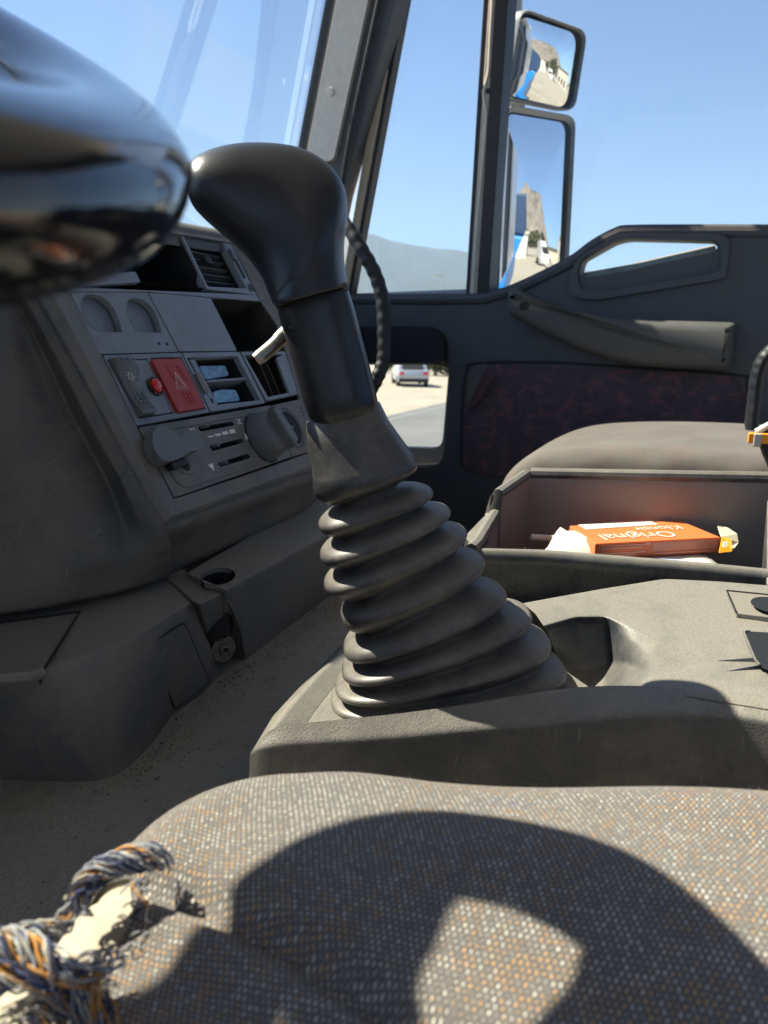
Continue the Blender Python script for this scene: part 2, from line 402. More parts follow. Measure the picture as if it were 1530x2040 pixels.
p = k.n('ShaderNodeBsdfPrincipled', {'Base Color': c, 'Roughness': 1}); k.out(p.outputs[0]); M['slope'] = m
m = mat('rocky_slope'); k = N(m); o = k.obj()
c = k.mix(k.ramp(k.noise(o, .03, 8, .7), .35, .62), (.16, .13, .105, 1), (.40, .34, .27, 1))
p = k.n('ShaderNodeBsdfPrincipled', {'Base Color': c, 'Roughness': 1, 'Normal': k.n('ShaderNodeBump', {'Strength': 1., 'Distance': 14, 'Height': k.noise(o, .02, 8, .75)}).outputs[0]}); k.out(p.outputs[0]); M['rock'] = m
HD = 5200
ridge = [D(x, y, HD) for x, y in ((300, 560), (500, 505), (640, 478), (730, 464), (780, 478), (850, 491), (930, 500), (1050, 530), (1250, 545), (1500, 590))]
hill('distant_mountain', ridge, 0, 1500, M['slope'], 3, .012)
# rocky hill behind the truck (seen in the mirrors)
hill('rocky_hill', [Vector((x, y, z)) for x, y, z in ((-420, -620, 20), (-250, -700, 40), (-60, -720, 118), (20, -730, 136), (90, -740, 108), (190, -760, 36), (300, -760, 6))], 0, 260, M['rock'], 5, .05)

# ---------------------------------------------------------------- far car on the road
def make_car(label, c, heading, paint, scale=1.0, lights=True):
    r = thing('parked_car', label, 'car', c)
    fx = Vector((cos(heading), sin(heading), 0)); sy = Vector((-sin(heading), cos(heading), 0)); z = Vector((0, 0, 1)); c = Vector(c)
    def P(l, w, h): return c+fx*l+sy*w+z*h
    prof = [(-2.1, .35), (-2.12, .75), (-1.95, .95), (-1.6, 1.0), (-1.15, 1.42), (.2, 1.45), (.85, 1.05), (1.9, .88), (2.1, .65), (2.1, .35)]
    rings = []
    for w in (-.88, -.84, .84, .88):
        rings.append([P(l, w*(.86 if h > 1.1 else 1), h-(.03 if abs(w) > .85 else 0)) for l, h in prof])
    new('body', *loft(rings), paint, r, bevel=.05, ang=30)
    for w in (-.80, .80): new('side_window', *gplate([P(-1.3, w, 1.02), P(.7, w, 1.02), P(.15, w*.93, 1.36), P(-1.0, w*.93, 1.36)], sy*(.04 if w > 0 else -.04)), M['dark'], r, smooth=False)
    new('rear_window', *gplate([P(-1.6, -.62, 1.04), P(-1.6, .62, 1.04), P(-1.22, .56, 1.36), P(-1.22, -.56, 1.36)], fx*-.03), M['dark'], r, smooth=False)
    for w in (-.68, .68): new('tail_light', *gbox(P(-2.1, w, .82), fx*.03, sy*.12, z*.09), M['redlens'], r, bevel=.01)
    new('bumper', *gbox(P(-2.12, 0, .42), fx*.06, sy*.84, z*.1), M['dark'], r, bevel=.03)
    for l in (-1.3, 1.3):
        for w in (-.8, .8):
            q = P(l, w, .32)
            wh = new('wheel', *loft([ring(q-sy*.1, fx*.32, z*.32, 20), ring(q+sy*.1, fx*.32, z*.32, 20)]), M['seal'], r)
    return r
M['silver'] = simple('silver_paint', (.42, .46, .52), .3, .3, .03, coat=.5)
cg = PG(815, 767); ck = PG(910, 762)
cg.z = gz(cg.x); ck.z = gz(ck.x)
vh = atan2(cg.y, cg.x)
make_car('silver hatchback seen through the lower door window', cg, vh+.12, M['silver'])
# guard rail and shrubs past the road, lamp posts
m = mat('dry_shrub_leaf'); k = N(m); o = k.obj()
c = k.mix(k.ramp(k.noise(o, 3, 3), .3, .7), (.06, .075, .03, 1), (.13, .12, .06, 1))
p = k.n('ShaderNodeBsdfPrincipled', {'Base Color': c, 'Roughness': .9}); k.out(p.outputs[0]); M['leaf'] = m
def make_shrub(name, label, cat, c, R, H, n, group=None, trunk=0):
    r = thing(name, label, cat, c, group); c = Vector(c); rr = random.Random(int(c.x*10)); V = []; F = []
    for i in range(n):
        th = rr.uniform(0, 2*pi); q = rr.random()**.6; ph = rr.uniform(-.9, 1.2)
        p_ = c+Vector((cos(th)*R*q*cos(ph*.8), sin(th)*R*q*cos(ph*.8), trunk+H*.5+sin(ph)*H*.5*q+rr.uniform(-.1, .1)*H))
        a = Vector((rr.uniform(-1, 1), rr.uniform(-1, 1), rr.uniform(-1, 1))).normalized()*R*.12; b_ = a.cross(Vector((rr.uniform(-1, 1), 1, rr.uniform(-1, 1)))).normalized()*R*.08
        o_ = len(V); V += [p_-a, p_+b_, p_+a, p_-b_]; F.append((o_, o_+1, o_+2, o_+3))
    new('crown', V, F, M['leaf'], r, smooth=False, recalc=False)
    new('trunk', *tube([c, c+Vector((.05, 0, trunk+H*.3)), c+Vector((0, .05, trunk+H*.6))], [R*.09, R*.07, R*.03], 8), M['worn'], r)
    return r
for i, (px, py, R, H) in enumerate(((868, 748, 1.5, 1.7), (892, 745, 1.2, 1.3), (917, 742, 1.6, 1.8), (770, 742, 1.0, 1.2))):
    q = PG(px, py); q.z = gz(q.x)
    make_shrub('shrub', ['rounded dry shrub just right of the silver car', 'low scrubby bush at the right edge of the lower door window', 'wide bush partly hidden behind the door panel right of the lower window', 'small bush left of the silver car'][i], 'shrub', q, R, H, 500, 'shrubs beyond the road')
def lamp(px, ytop, d, label):
    t = D(px, ytop, d); g = gz(t.x); c = Vector((t.x, t.y, g)); r = thing('street_lamp', label, 'street lamp', c, 'street lamps beyond the road')
    new('pole', *tube([c, Vector((t.x, t.y, t.z))], [.11, .06], 8), M['grey'], r)
    s = (t-Vector((0, 0, t.z))).cross(Vector((0, 0, 1))).normalized()
    new('arm', *tube([t, t+s*.7+Vector((0, 0, .12)), t-s*.01], .05, 6), M['grey'], r)
    new('lamp_head', *gbox(t-s*.7+Vector((0, 0, .1)), s*.55, s.cross(Vector((0, 0, 1)))*.15, (0, 0, .09)), M['grey'], r, bevel=.03)
lamp(885, 550, 95, 'grey street lamp with a single head, against the mountain right in the quarter window')
lamp(712, 515, 90, 'tall thin street lamp beside the gear knob in the quarter window')

# ================================================================== CAB SHELL
tag(new('cab_floor', *gplate([(-.65, -1.19, -.30), (.93, -1.19, -.30), (.93, .93, -.30), (-.65, .93, -.30)], (0, 0, -.50)), M['carpet'], bevel=.02, seg=3), kind='structure')
tag(new('footwell_floor', *gplate([(.90, -1.19, -.74), (1.60, -1.19, -.74), (1.60, .95, -.74), (.90, .95, -.74)], (0, 0, -.04)), M['seal']), kind='structure')
tag(new('front_bulkhead', *gplate([(-.74, .96, -.9), (1.60, .96, -.9), (1.60, .96, .02), (-.74, .96, .02)], (0, .03, 0)), M['door']), kind='structure')
M['lining'] = simple('grey_headlining', (.50, .53, .58), .9, noise=.06)
tag(new('cab_roof', *abox(-.75, 1.66, -1.25, .71, .98, 1.03), M['lining'], bevel=.01), kind='structure')
tag(new('cab_rear_wall', *gplate([(-.75, -1.20, -.9), (1.60, -1.20, -.9), (1.60, -1.20, .979), (-.75, -1.20, .979)], (0, -.05, 0), [rnd([(-.45, -1.20, .05), (1.30, -1.20, .05), (1.30, -1.20, .80), (-.45, -1.20, .80)], .08)]), M['lining']), kind='structure')
added_window = thing('rear_window', 'wide unseen rear window, added to let sky light onto the dashboard', 'window', (.4, -1.24, .05))  # opening and pane added out of view to bring sky light to the panels
new('glass_pane', *abox(-.47, 1.32, -1.232, -1.228, .03, .82), M['glass'], added_window, smooth=False)
zr = lambda y: .98
side = [(-.70, -1.19, -.9), (-.70, .97, -.9), (-.70, .97, .02), (-.70, .72, .975), (-.70, -1.19, .975)]
hole = rnd([(-.70, -.85, .0), (-.70, .86, .0), (-.70, .66, .90), (-.70, -.85, .90)], .06)
tag(new('driver_side_wall', *gplate(side, (-.05, 0, 0), [hole]), M['door']), kind='structure')
wb, wt = Vector((0, .957, .03)), Vector((0, .722, .975))
ws = thing('windscreen', 'large dusty windscreen with pale wiper streaks above the dashboard', 'windscreen', (.45, 1.2, .03))
new('glass_pane', *gplate([(-.68, wb.y, wb.z), (1.53, wb.y, wb.z), (1.53, wt.y, wt.z), (-.68, wt.y, wt.z)], (0, .004, .003)), M['windscreen'], ws, smooth=False)
new('rubber_seal', *gplate([(-.69, wb.y, wb.z-.02), (1.545, wb.y, wb.z-.02), (1.545, wt.y, wt.z), (-.69, wt.y, wt.z)], (0, .012, .009),
    [[(-.66, wb.y-.005, wb.z+.02), (1.525, wb.y-.02*.25, wb.z+.02), (1.525, wt.y+.02*.25, wt.z-.02), (-.66, wt.y+.005, wt.z-.02)]]), M['seal'], ws)

# right front pillar trim
XP = 1.50
pil = thing('windscreen_pillar', 'slanting grey trim of the front pillar between windscreen and quarter window', 'pillar', PX(650, 560, XP))
def px3(pts, x): return [PX(a, b, x) for a, b in pts]
new('outer_edge', *gplate(px3([(664, -40), (672, -40), (603, 320), (560, 560), (552, 560), (596, 320)], XP+.02), (.05, 0, 0)), M['seal'], pil)
new('trim', *gplate(rnd(px3([(677, -40), (742, -40), (664, 320), (607, 322)], XP), [0, 0, .012, .012]), (.03, 0, 0)), M['pillar'], pil, bevel=.005, seg=3)
new('rear_channel', *gplate(px3([(738, -40), (800, -40), (684, 380), (640, 590), (560, 590), (607, 322), (660, 322)], XP+.012), (.05, 0, 0)), M['door'], pil, bevel=.003)
new('inner_rib', *tube([PX(764, -40, XP+.0), PX(700, 260, XP+.0), PX(676, 400, XP), PX(650, 590, XP)], .0055, 10), M['seal'], pil)
sc_ = PX(660, 184, XP)
new('screw', *loft([ring(sc_+Vector((-.001, 0, 0)), (0, .008, 0), (0, 0, .009), 16), ring(sc_+Vector((-.005, 0, 0)), (0, .006, 0), (0, 0, .007), 16)]), M['pillar'], pil)

# ------------------------------------------------------------------ passenger door
XD = 1.55
door = thing('passenger_door', 'dark blue-grey passenger door with quarter window, long armrest and lower kerb window', 'door', PX(1100, 1000, XD))
sill = [(640, 590), (702, 588), (860, 588), (930, 588), (969, 583), (1024, 567), (1091, 538), (1141, 510), (1180, 481), (1224, 457), (1258, 450), (1330, 449), (1900, 449)]
body = px3(sill+[(1900, 1400), (560, 1400), (560, 590)], XD)
hhole = rnd(px3([(1153, 545), (1160, 519), (1224, 483), (1252, 477), (1424, 481), (1430, 492), (1425, 500), (1240, 542), (1163, 553)], XD), .008)
lowhole = rnd(px3([(640, 722), (895, 722), (896, 740), (884, 910), (868, 931), (640, 935)], XD), [0, .03, 0, .03, .03, 0])
new('door_panel', *gplate(body, (.05, 0, 0), [hhole, lowhole]), M['door'], door, bevel=.006, seg=3)
# swollen surround of the grab recess
def ribbon(pts, x, r, n=10, m_='door', nm='moulding', flat=.5):
    return new(nm, *tube(catmull([PX(a, b, x) for a, b in pts], 5), r, n, flat=1.0), M[m_], door)
ribbon([(640, 596), (930, 596), (985, 590), (1030, 575), (1095, 545), (1145, 518), (1183, 490), (1226, 467), (1262, 461), (1450, 461), (1620, 462)], XD+.004, .012, nm='sill_moulding')
new('grab_recess', *gplate(rnd(px3([(1138, 592), (1132, 560), (1150, 515), (1222, 472), (1250, 466), (1440, 469), (1455, 480), (1448, 548), (1440, 556), (1190, 598)], XD-.001), .02), (-.010, 0, 0),
    [rnd(px3([(1150, 548), (1157, 518), (1224, 482), (1252, 476), (1426, 480), (1436, 492), (1438, 542), (1190, 583), (1158, 578)], XD-.001), .012)]), M['door'], door, bevel=.005, seg=3)
new('inner_rim', *gplate(px3([(1150, 545), (1240, 529), (1424, 487), (1428, 499), (1240, 543), (1155, 556)], XD+.06), (.02, 0, 0)), M['beige'], door, bevel=.003)
# armrest
arm = [(1022, 583), (1030, 574), (1041, 578), (1069, 592), (1119, 612), (1180, 625), (1236, 633), (1308, 638), (1463, 642), (1468, 650), (1460, 729), (1447, 735), (1291, 728), (1230, 717), (1169, 698), (1113, 673), (1030, 631), (1022, 620)]
ao = rnd(px3(arm, XD), .006, 2)
def inset(P, d, dx):
    c_ = []; L_ = len(P)
    area = sum(P[i-1].y*P[i].z-P[i].y*P[i-1].z for i in range(L_))
    for i in range(L_):
        e = (P[(i+1) % L_]-P[i-1]); e.x = 0; e.normalize(); nrm = Vector((0, -e.z, e.y))*(1 if area > 0 else -1)
        c_.append(P[i]+nrm*d+Vector((dx, 0, 0)))
    return c_
prf = [(0, 0), (0, -.038), (.0012, -.046), (.0045, -.053), (.010, -.058), (.018, -.0605)]
ar = new('armrest', *loft([inset(ao, a_, b_) for a_, b_ in prf], False, True), M['armrest'], door, ang=60)
hc = PX(1044, 609, XD-.0605)
new('screw_hole', *loft([ring(hc, (0, .010, 0), (0, 0, .009), 16), ring(hc+Vector((-.0008, 0, 0)), (0, .009, 0), (0, 0, .008), 16)]), M['dark'], ar)
# cloth insert with peeled corner
new('cloth_insert', *gplate(rnd(px3([(972, 724), (1486, 748), (1492, 960), (922, 945), (920, 830), (925, 824)], XD-.003), [.002, .04, .04, .04, .01, 0]), (.004, 0, 0)), M['trimcloth'], door, bevel=.001)
pk = [[PX(972, 723, XD-.003), PX(924, 828, XD-.003)], [PX(984, 738, XD-.018), PX(946, 806, XD-.016)], [PX(986, 750, XD-.026), PX(962, 790, XD-.024)], [PX(978, 762, XD-.020), PX(968, 776, XD-.02)]]
new('peeled_corner', *gridmesh(pk), strokes('faded_door_cloth', (.10, .055, .06), (.16, .06, .06), 24), door, sub=2)
new('backing_board', *gplate(rnd(px3([(930, 745), (947, 726), (985, 722), (930, 850)], XD-.0015), .004), (.003, 0, 0)), M['armrest'], door)
new('cloth_edge', *tube(catmull(px3([(920, 930), (922, 800), (930, 740), (950, 723), (1100, 722), (1290, 735), (1470, 748), (1488, 765), (1491, 860)], XD-.004), 5), .0022, 8), M['seal'], door)
# shallow pocket above lower window
new('lower_window_hood', *gplate(rnd(px3([(640, 650), (870, 650), (892, 672), (893, 722), (640, 722)], XD-.002), [0, .03, .02, .01, 0]), (-.03, 0, 0)), M['seal'], door, bevel=.008, seg=3)
fr_o = rnd(px3([(620, 716), (897, 716), (900, 740), (888, 915), (870, 935), (620, 940)], XD+.055), [0, .03, 0, .03, .03, 0])
fr_i = rnd(px3([(622, 727), (893, 727), (893, 745), (881, 885), (866, 893), (622, 886)], XD+.055), [0, .05, 0, .02, .02, 0])
new('lower_window_frame', *gplate(fr_o, (.03, 0, 0), [fr_i]), M['grey'], door, bevel=.003)
new('lower_window_glass', *gplate(px3([(620, 720), (897, 720), (897, 930), (620, 930)], XD+.088), (.004, 0, 0)), M['glass'], door, smooth=False)
# outer skin
sk_o = [(XD+.10, -.95, -.95), (XD+.10, .95, -.95), (XD+.10, 1.0, .0)]
sk = px3([(500, 592), (1900, 540), (1900, 1700), (500, 1700)], XD+.10)
new('outer_skin', *gplate(sk, (.012, 0, 0), [px3([(622, 724), (896, 724), (896, 896), (622, 896)], XD+.10)]), M['white'], door, smooth=False)
# window frame members
def bar(a, b, w0, w1, x, t, m_, nm, bev=.002):
    (ax, ay), (bx, by) = a, b
    return new(nm, *gplate(px3([(ax, ay), (ax+w0, ay), (bx+w1, by), (bx, by)], x), (t, 0, 0)), M[m_], door, bevel=bev)
bar((800, -40), (690, 592), 14, 8, XD+.01, .03, 'seal', 'quarter_window_seal')
bar((784, -40), (676, 592), 19, 13, XD+.002, .04, 'beige', 'frame_strip')
bar((965, -40), (927, 590), 12, 8, XD+.012, .03, 'seal', 'divider_seal')
bar((976, -40), (934, 592), 14, 16, XD+.004, .04, 'grey', 'window_divider')
bar((989, -40), (949, 588), 26, 24, XD+.002, .06, 'seal', 'main_window_seal')
new('divider_lip', *tube(catmull(px3([(983, -40), (976, 80), (973, 140), (966, 170), (963, 190), (967, 220), (966, 260), (950, 450), (941, 590)], XD+.0015), 5), .0028, 8), M['pillar'], door)
dc = PX(972, 181, XD+.003)
new('divider_screw', *loft([ring(dc, (0, .005, 0), (0, 0, .005), 14), ring(dc+Vector((-.002, 0, 0)), (0, .004, 0), (0, 0, .004), 14)]), M['seal'], door)
new('quarter_glass', *gplate(px3([(800, -60), (972, -60), (935, 592), (688, 592)], XD+.03), (.004, 0, 0)), M['glass'], door, smooth=False)
new('main_glass', *gplate(px3([(1000, -400), (1900, -400), (1900, 600), (955, 600)], XD+.045), (.004, 0, 0)), M['glass'], door, smooth=False)
new('upper_frame', *gplate([(XD, -.75, .86), (XD, .30, .86), (XD, .52, .80), (XD, .52, .972), (XD, -.75, .972)], (.05, 0, 0)), M['door'], door)
new('rear_post', *abox(XD, XD+.05, -1.19, -.70, .10, .974), M['door'], door)
tag(new('rear_quarter_wall', *abox(XD, XD+.05, -1.19, -.66, -.95, .09), M['door']), kind='structure')

# grab handle in front of the door
gh = thing('grab_handle', 'black ribbed grab handle in front of the quarter window', 'handle', D(760, 780, 1.3))
gp = catmull([D(640, 420, 1.34), D(668, 428, 1.31), D(694, 455, 1.29), D(722, 500, 1.28), D(748, 548, 1.28), D(762, 600, 1.28), D(765, 660, 1.28), D(764, 715, 1.28), D(752, 752, 1.28), D(735, 780, 1.29), D(712, 800, 1.32)], 9)
rad = [.0112*(1 + (.09 if (i//2) % 2 else 0)) for i in range(len(gp))]
new('grip', *tube(gp, rad, 14), M['seal'], gh)
new('mounting_foot', *gbox(D(700, 815, 1.33), (.03, 0, 0), (0, .03, 0), (0, 0, .02)), M['dash2'], gh, bevel=.008)

# ------------------------------------------------------------------ mirrors outside the door
XM = 1.98
def make_mirror(label, outline, glassline, target, R, x, back, tiltc):
    n0 = None
    c = sum((PX(a, b, x) for a, b in glassline), Vector())/len(glassline)
    dv = c.normalized(); rf = Vector(target).normalized(); n = (rf-dv).normalized()
    r = thing('door_mirror', label, 'mirror', c-Vector((0, 0, .2)), 'mirrors on the passenger door')
    O = [PP(a, b, c, n) for a, b in outline]; G = [PP(a, b, c, n) for a, b in glassline]
    O = rnd(O, .03, 6); Gr = rnd(G, .03, 6)
    # housing: rim ring then bowl behind
    cc = sum(O, Vector())/len(O)
    inner = [Vector(cc+(p-cc)*.94) for p in O]
    rings = [[p+n*.002 for p in inner], [p+n*.012 for p in shrink(O, .003)], [p+n*.006 for p in O], [p-n*.03 for p in O], [cc+(p-cc)*.9-n*.06 for p in O], [cc+(p-cc)*.6-n*.085 for p in O]]
    new('housing', *loft(rings, False, True), M['mhouse'], r)
    # convex glass: spherical cap
    gc = sum(Gr, Vector())/len(Gr); V = []; F = []; K = 10; L = len(Gr)
    for i in range(K+1):
        f = i/K
        for p in Gr:
            q = gc+(p-gc)*f; rr = (q-gc).length; V.append(q+n*(.004-rr*rr/(2*R)+.0045))
    for i in range(K):
        for j in range(L): a = i*L+j; b = i*L+(j+1) % L; F.append((a, b, b+L, a+L))
    g = new('mirror_glass', V, F, M['mirror'], r, ang=180)
    return r, c, n
M['mhouse'] = plastic('mirror_housing', (.30, .30, .30), .45, 700, .1, .4, (.35, .32, .27), scr=0)
up_o = [(1032, 14), (1166, 62), (1140, 224), (1000, 196)]
up_g = [(1034, 30), (1150, 68), (1128, 216), (1005, 188)]
lo_o = [(1002, 208), (1142, 232), (1124, 600), (978, 600)]
lo_g = [(1012, 222), (1128, 242), (1112, 592), (994, 592)]
MR1 = make_mirror('lower and larger of the two door mirrors, showing a rocky hill and parked lorries', lo_o, lo_g, (.06, -1, .115), 1.9, XM, .08, 0)
MR2 = make_mirror('upper smaller wide-angle mirror, showing the side of the cab', up_o, up_g, (.03, -1, .02), .62, XM-.02, .08, 0)
ma = thing('mirror_arm', 'grey bracket arm rising behind the upper door mirror', 'bracket', PX(1030, 60, XM+.05))
new('arm_tube', *tube([PX(1024, -120, XM+.06), PX(1022, 60, XM+.07), PX(1015, 300, XM+.08), PX(1010, 620, XM+.06)], .022, 14), M['mhouse'], ma)
new('arm_joint', *gbox(PX(1020, 205, XM+.05), (.02, 0, 0), (0, .03, 0), (0, 0, .02)), M['mhouse'], ma, bevel=.006)

# own trailer and things behind, seen in the mirrors
m = mat('blue_tarpaulin'); k = N(m); o = k.obj()
p = k.n('ShaderNodeBsdfPrincipled', {'Base Color': k.mix(k.ramp(k.noise(o, 1.2, 3), .35, .65), (.015, .17, .55, 1), (.02, .24, .70, 1)), 'Roughness': .45}); k.out(p.outputs[0]); M['blue'] = m
tr_ = thing('trailer', 'blue tarpaulin trailer behind the cab, seen only in the door mirrors', 'trailer', (.45, -8, -2.5))
new('tarpaulin', *abox(-.85, 1.80, -14, -2.9, -1.25, .40), M['blue'], tr_, bevel=.04)
new('tarpaulin_hood', *abox(-.85, 1.80, -13.9, -2.91, .41, .80), simple('dark_blue_tarpaulin', (.02, .05, .12), .5), tr_, bevel=.02)
new('chassis', *abox(-.5, 1.5, -14, -1.5, -1.7, -1.255), M['seal'], tr_)
for y in (-3.6, -10.5, -11.8): new('wheel', *loft([ring((1.3, y, -2.0), (0, .5, 0), (0, 0, .5), 28), ring((1.7, y, -2.0), (0, .5, 0), (0, 0, .5), 28)]), M['seal'], tr_)
cs = thing('cab_side', 'white painted outside of the cab behind the door', 'cab body', (1.65, -1.6, -1.2))
new('side_panel', *abox(1.62, 1.645, -1.5, -.98, -1.2, 1.05), M['white'], cs, bevel=.005)
new('corner_fairing', *abox(1.58, 1.64, -1.62, -1.505, -.9, 1.1), M['white'], cs, bevel=.01)
def lorry(label, x, y, s=1.0):
    z0 = gz(x, y); r = thing('parked_lorry', label, 'lorry', (x, y, z0), 'parked white lorries behind')
    def B(nm, a, m_, bev=.05): 
        V, F = abox(*a); V = [Vector((x+v.x*s, y+v.y*s, z0+v.z*s)) for v in V]; return new(nm, V, F, M[m_], r, bevel=bev)
    B('cab', (-1.25, 1.25, -2.2, 0, .9, 3.5), 'white', .12); B('bumper', (-1.25, 1.25, -.05, .12, .35, .9), 'grey')
    B('windscreen', (-1.1, 1.1, -.02, .03, 2.1, 3.1), 'dark', .02); B('grille', (-.8, .8, -.02, .04, 1.1, 1.7), 'grey', .02)
    B('cargo_box', (-1.25, 1.25, -9, -2.5, 1.1, 3.9), 'white', .05)
    for w in (-1.0, 1.0): B('headlight', (w-.16, w+.16, .0, .15, .55, .75), 'glass', .02)
    for yy in (-1.0, -7.5):
        for w in (-1.05, 1.05): new('wheel', *loft([ring((x+(w-.16)*s, y+yy*s, z0+.5*s), (0, .5*s, 0), (0, 0, .5*s), 20), ring((x+(w+.16)*s, y+yy*s, z0+.5*s), (0, .5*s, 0), (0, 0, .5*s), 20)]), M['seal'], r)
lorry('big white lorry facing the camera in the lower mirror', 7.5, -46)
lorry('smaller white lorry right of the big one in the lower mirror', 13.2, -58, .8)
bl = thing('depot_building', 'pale workshop building behind the lorries, seen in the lower mirror', 'building', (4, -66, -2.6))
new('wall', *abox(-8, 5, -80, -66, -2.8, 2.6), M['white'], bl, bevel=.05)
for i in range(5): new('roller_door', *abox(-6.9+i*2.4, -4.9+i*2.4, -65.99, -65.8, -2.6, 1.0), M['grey'], bl, bevel=.03)
new('roof', *abox(-8.3, 5.3, -80.3, -65.6, 2.61, 3.2), M['beige'], bl, bevel=.05)
bl2 = thing('yellow_house', 'sand-coloured house at the right of the lower mirror', 'house', (22, -70, -3))
new('wall', *abox(17, 28, -80, -70, -3.4, 3.2), M['beige'], bl2, bevel=.05)
new('roof', *abox(16.8, 28.2, -80.2, -69.8, 3.21, 3.6), M['worn'], bl2, bevel=.05)
for i in range(3): new('window', *abox(18.5+i*3, 19.8+i*3, -69.99, -69.9, -.5, 1.2), M['dark'], bl2, bevel=.03)
make_shrub('tree', 'green tree above the workshop in the lower mirror', 'tree', (6.0, -90, -2.7), 4, 5, 1300, None, 2.2)
make_shrub('tree', 'darker tree beside the sand-coloured house in the lower mirror', 'tree', (14, -86, -2.9), 4, 6, 1200, None, 3)
hz_v, hz_f = abox(-3600, 7100, -3600, 6700, -8, 900)
hzo = new('haze', hz_v, hz_f, M['sand'], smooth=False)
m = mat('air_haze'); k = N(m)
vp = k.n('ShaderNodeVolumePrincipled', {'Color': (.62, .80, 1, 1), 'Density': .00013, 'Anisotropy': .1}); k.n('ShaderNodeOutputMaterial', {'Volume': vp.outputs[0]})
hzo.data.materials[0] = m; tag(hzo, kind='stuff')
def tight(rows, a=.16, cols=True):
    def seq1(L_):
        o_ = []
        for p, q in zip(L_, L_[1:]): o_ += [p, p.lerp(q, a), q.lerp(p, a)]
        return o_+[L_[-1]]
    if cols: rows = [seq1(r) for r in rows]
    return [list(x) for x in zip(*[seq1(list(c)) for c in zip(*rows)])]
# ================================================================== DASHBOARD
H0 = D(360, 770, .66)
DV = Vector((0, -.47, -.883)).normalized(); DN = Vector((1, 0, 0)).cross(DV).normalized()
if DN.y > 0: DN = -DN
def dp(px, py, off=0.0): return PP(px, py, H0+DN*off, DN)
def dps(pts, off=0.0): return [dp(a, b, off) for a, b in pts]
UX = Vector((1, 0, 0))
dash = thing('dashboard', 'dusty dark grey dashboard with blue-grey centre panel beside the gear lever', 'dashboard', (.45, .45, -.30))
def dplate(name, pts, off, t, m_, parent=dash, holes=(), r=.0015, bev=.0006, sh=.0006, seg=2):
    P = rnd(shrink(dps(pts, off), sh), r); Hs = [rnd(dps(h, off), .0012) if not isinstance(h[0], Vector) else h for h in holes]
    return new(name, *gplate(P, -DN*t, Hs), M[m_], parent, bevel=bev, seg=seg)
def dpocket(name, pts, depth, m_, parent=dash, off=0.0, taper=.96):
    P = rnd(dps(pts, off), .0012); c = sum(P, Vector())/len(P)
    Q = [c+(p-c)*taper-DN*depth for p in P]
    V, F = loft([[c+(p-c)*1.004 for p in P], Q], False, True)
    return new(name, V, F, M[m_], parent, smooth=True, ang=30)
# body behind everything
new('backing', *gplate([dp(80, 640, 0)+DV*.0-DN*.10, dp(330, 1040)-DN*.06, dp(640, 905)-DN*.06, dp(640, 905)+Vector((.03, 0, 0))-DN*.06, dp(463, 487)+Vector((.06, 0, 0))-DN*.1, dp(356, 461)-UX*.2-DN*.10], -DN*.01), M['dark'], dash, smooth=False)
# bezel as ring of three loops
inn = [(138, 581), (203, 706), (274, 851), (347, 993), (480, 949), (617, 901), (594, 786), (568, 696), (554, 651), (519, 600), (492, 545), (470, 505), (448, 477)]
out = [(80, 590), (150, 716), (232, 872), (327, 1046), (480, 990), (640, 932), (630, 800), (590, 700), (566, 640), (543, 592), (513, 545), (487, 510), (463, 487)]
i3 = dps(inn, 0); i3 = [p-DN*.004 for p in i3]
a3 = dps(inn, .0012)
cI = sum(a3, Vector())/len(a3)
o3 = dps(out, .0); 
m3 = [a*.55+b*.45+DN*.002 for a, b in zip(a3, o3)]
n3 = [a*.25+b*.75+DN*.0045 for a, b in zip(a3, o3)]
q3 = [b-DN*.008+(b-cI).normalized()*.001 for b in o3]; r3 = [b-DN*.05 for b in q3]
V, F = loft([i3, a3, m3, n3, o3, q3, r3], False, False, False)
new('centre_bezel', V, F, M['dash'], dash, bevel=.002, seg=3, bang=15)
# upper left end: extend bezel top over the panel (hidden by the wheel)
TLX = dp(138, 581)
def xs(X, px, py, off=0): p = dp(px, py, off); return Vector((X, p.y, p.z))
top_in = [dp(448, 477, 0), xs(.462, 356, 461), dp(138, 581, 0)]
# strip between rows 1 and 2
dplate('crossbar', [(138, 571), (511, 587), (519, 600), (420, 592), (295, 581), (138, 581)], .0015, .01, 'panel', r=0, sh=0)
# gauges panel
gA = [(195, 661), (243, 662), (238, 640), (225, 612), (205, 592), (182, 586), (167, 590), (162, 605), (167, 630), (180, 648)]
gB = [(278, 661), (322, 663), (317, 643), (305, 616), (288, 599), (270, 593), (256, 597), (252, 612), (258, 636), (268, 652)]
def smooth_loop(pts, off=0):
    P = dps(pts, off); flat0, flat1 = P[0], P[1]; c = catmull(P[1:]+[P[0]], 4); return [P[0]]+c[:-1]
gp_ = dplate('gauge_blank_panel', [(138, 582), (294, 582), (356, 701), (199, 706)], .001, .006, 'panel', holes=[smooth_loop(gA, .001), smooth_loop(gB, .001)])
for g in (gA, gB):
    new('gauge_recess', *gplate(smooth_loop(g, -.0065), -DN*.003), M['panel'], gp_, smooth=False)
    L = smooth_loop(g, .0012); new('recess_lip', *tube(L+[L[0]], .00035, 6), M['steel'] if 0 else M['panel'], gp_)
for a, b in ((317, 684), (333, 685)):
    c_ = dp(a, b, .0012); new('pin_hole', *loft([ring(c_, UX*.0016, DV*.0016, 12), ring(c_+DN*.0002, UX*.0012, DV*.0012, 12)]), M['dark'], gp_)
dplate('blank_cover', [(295, 582), (420, 593), (473, 699), (357, 700)], .0016, .006, 'panel')
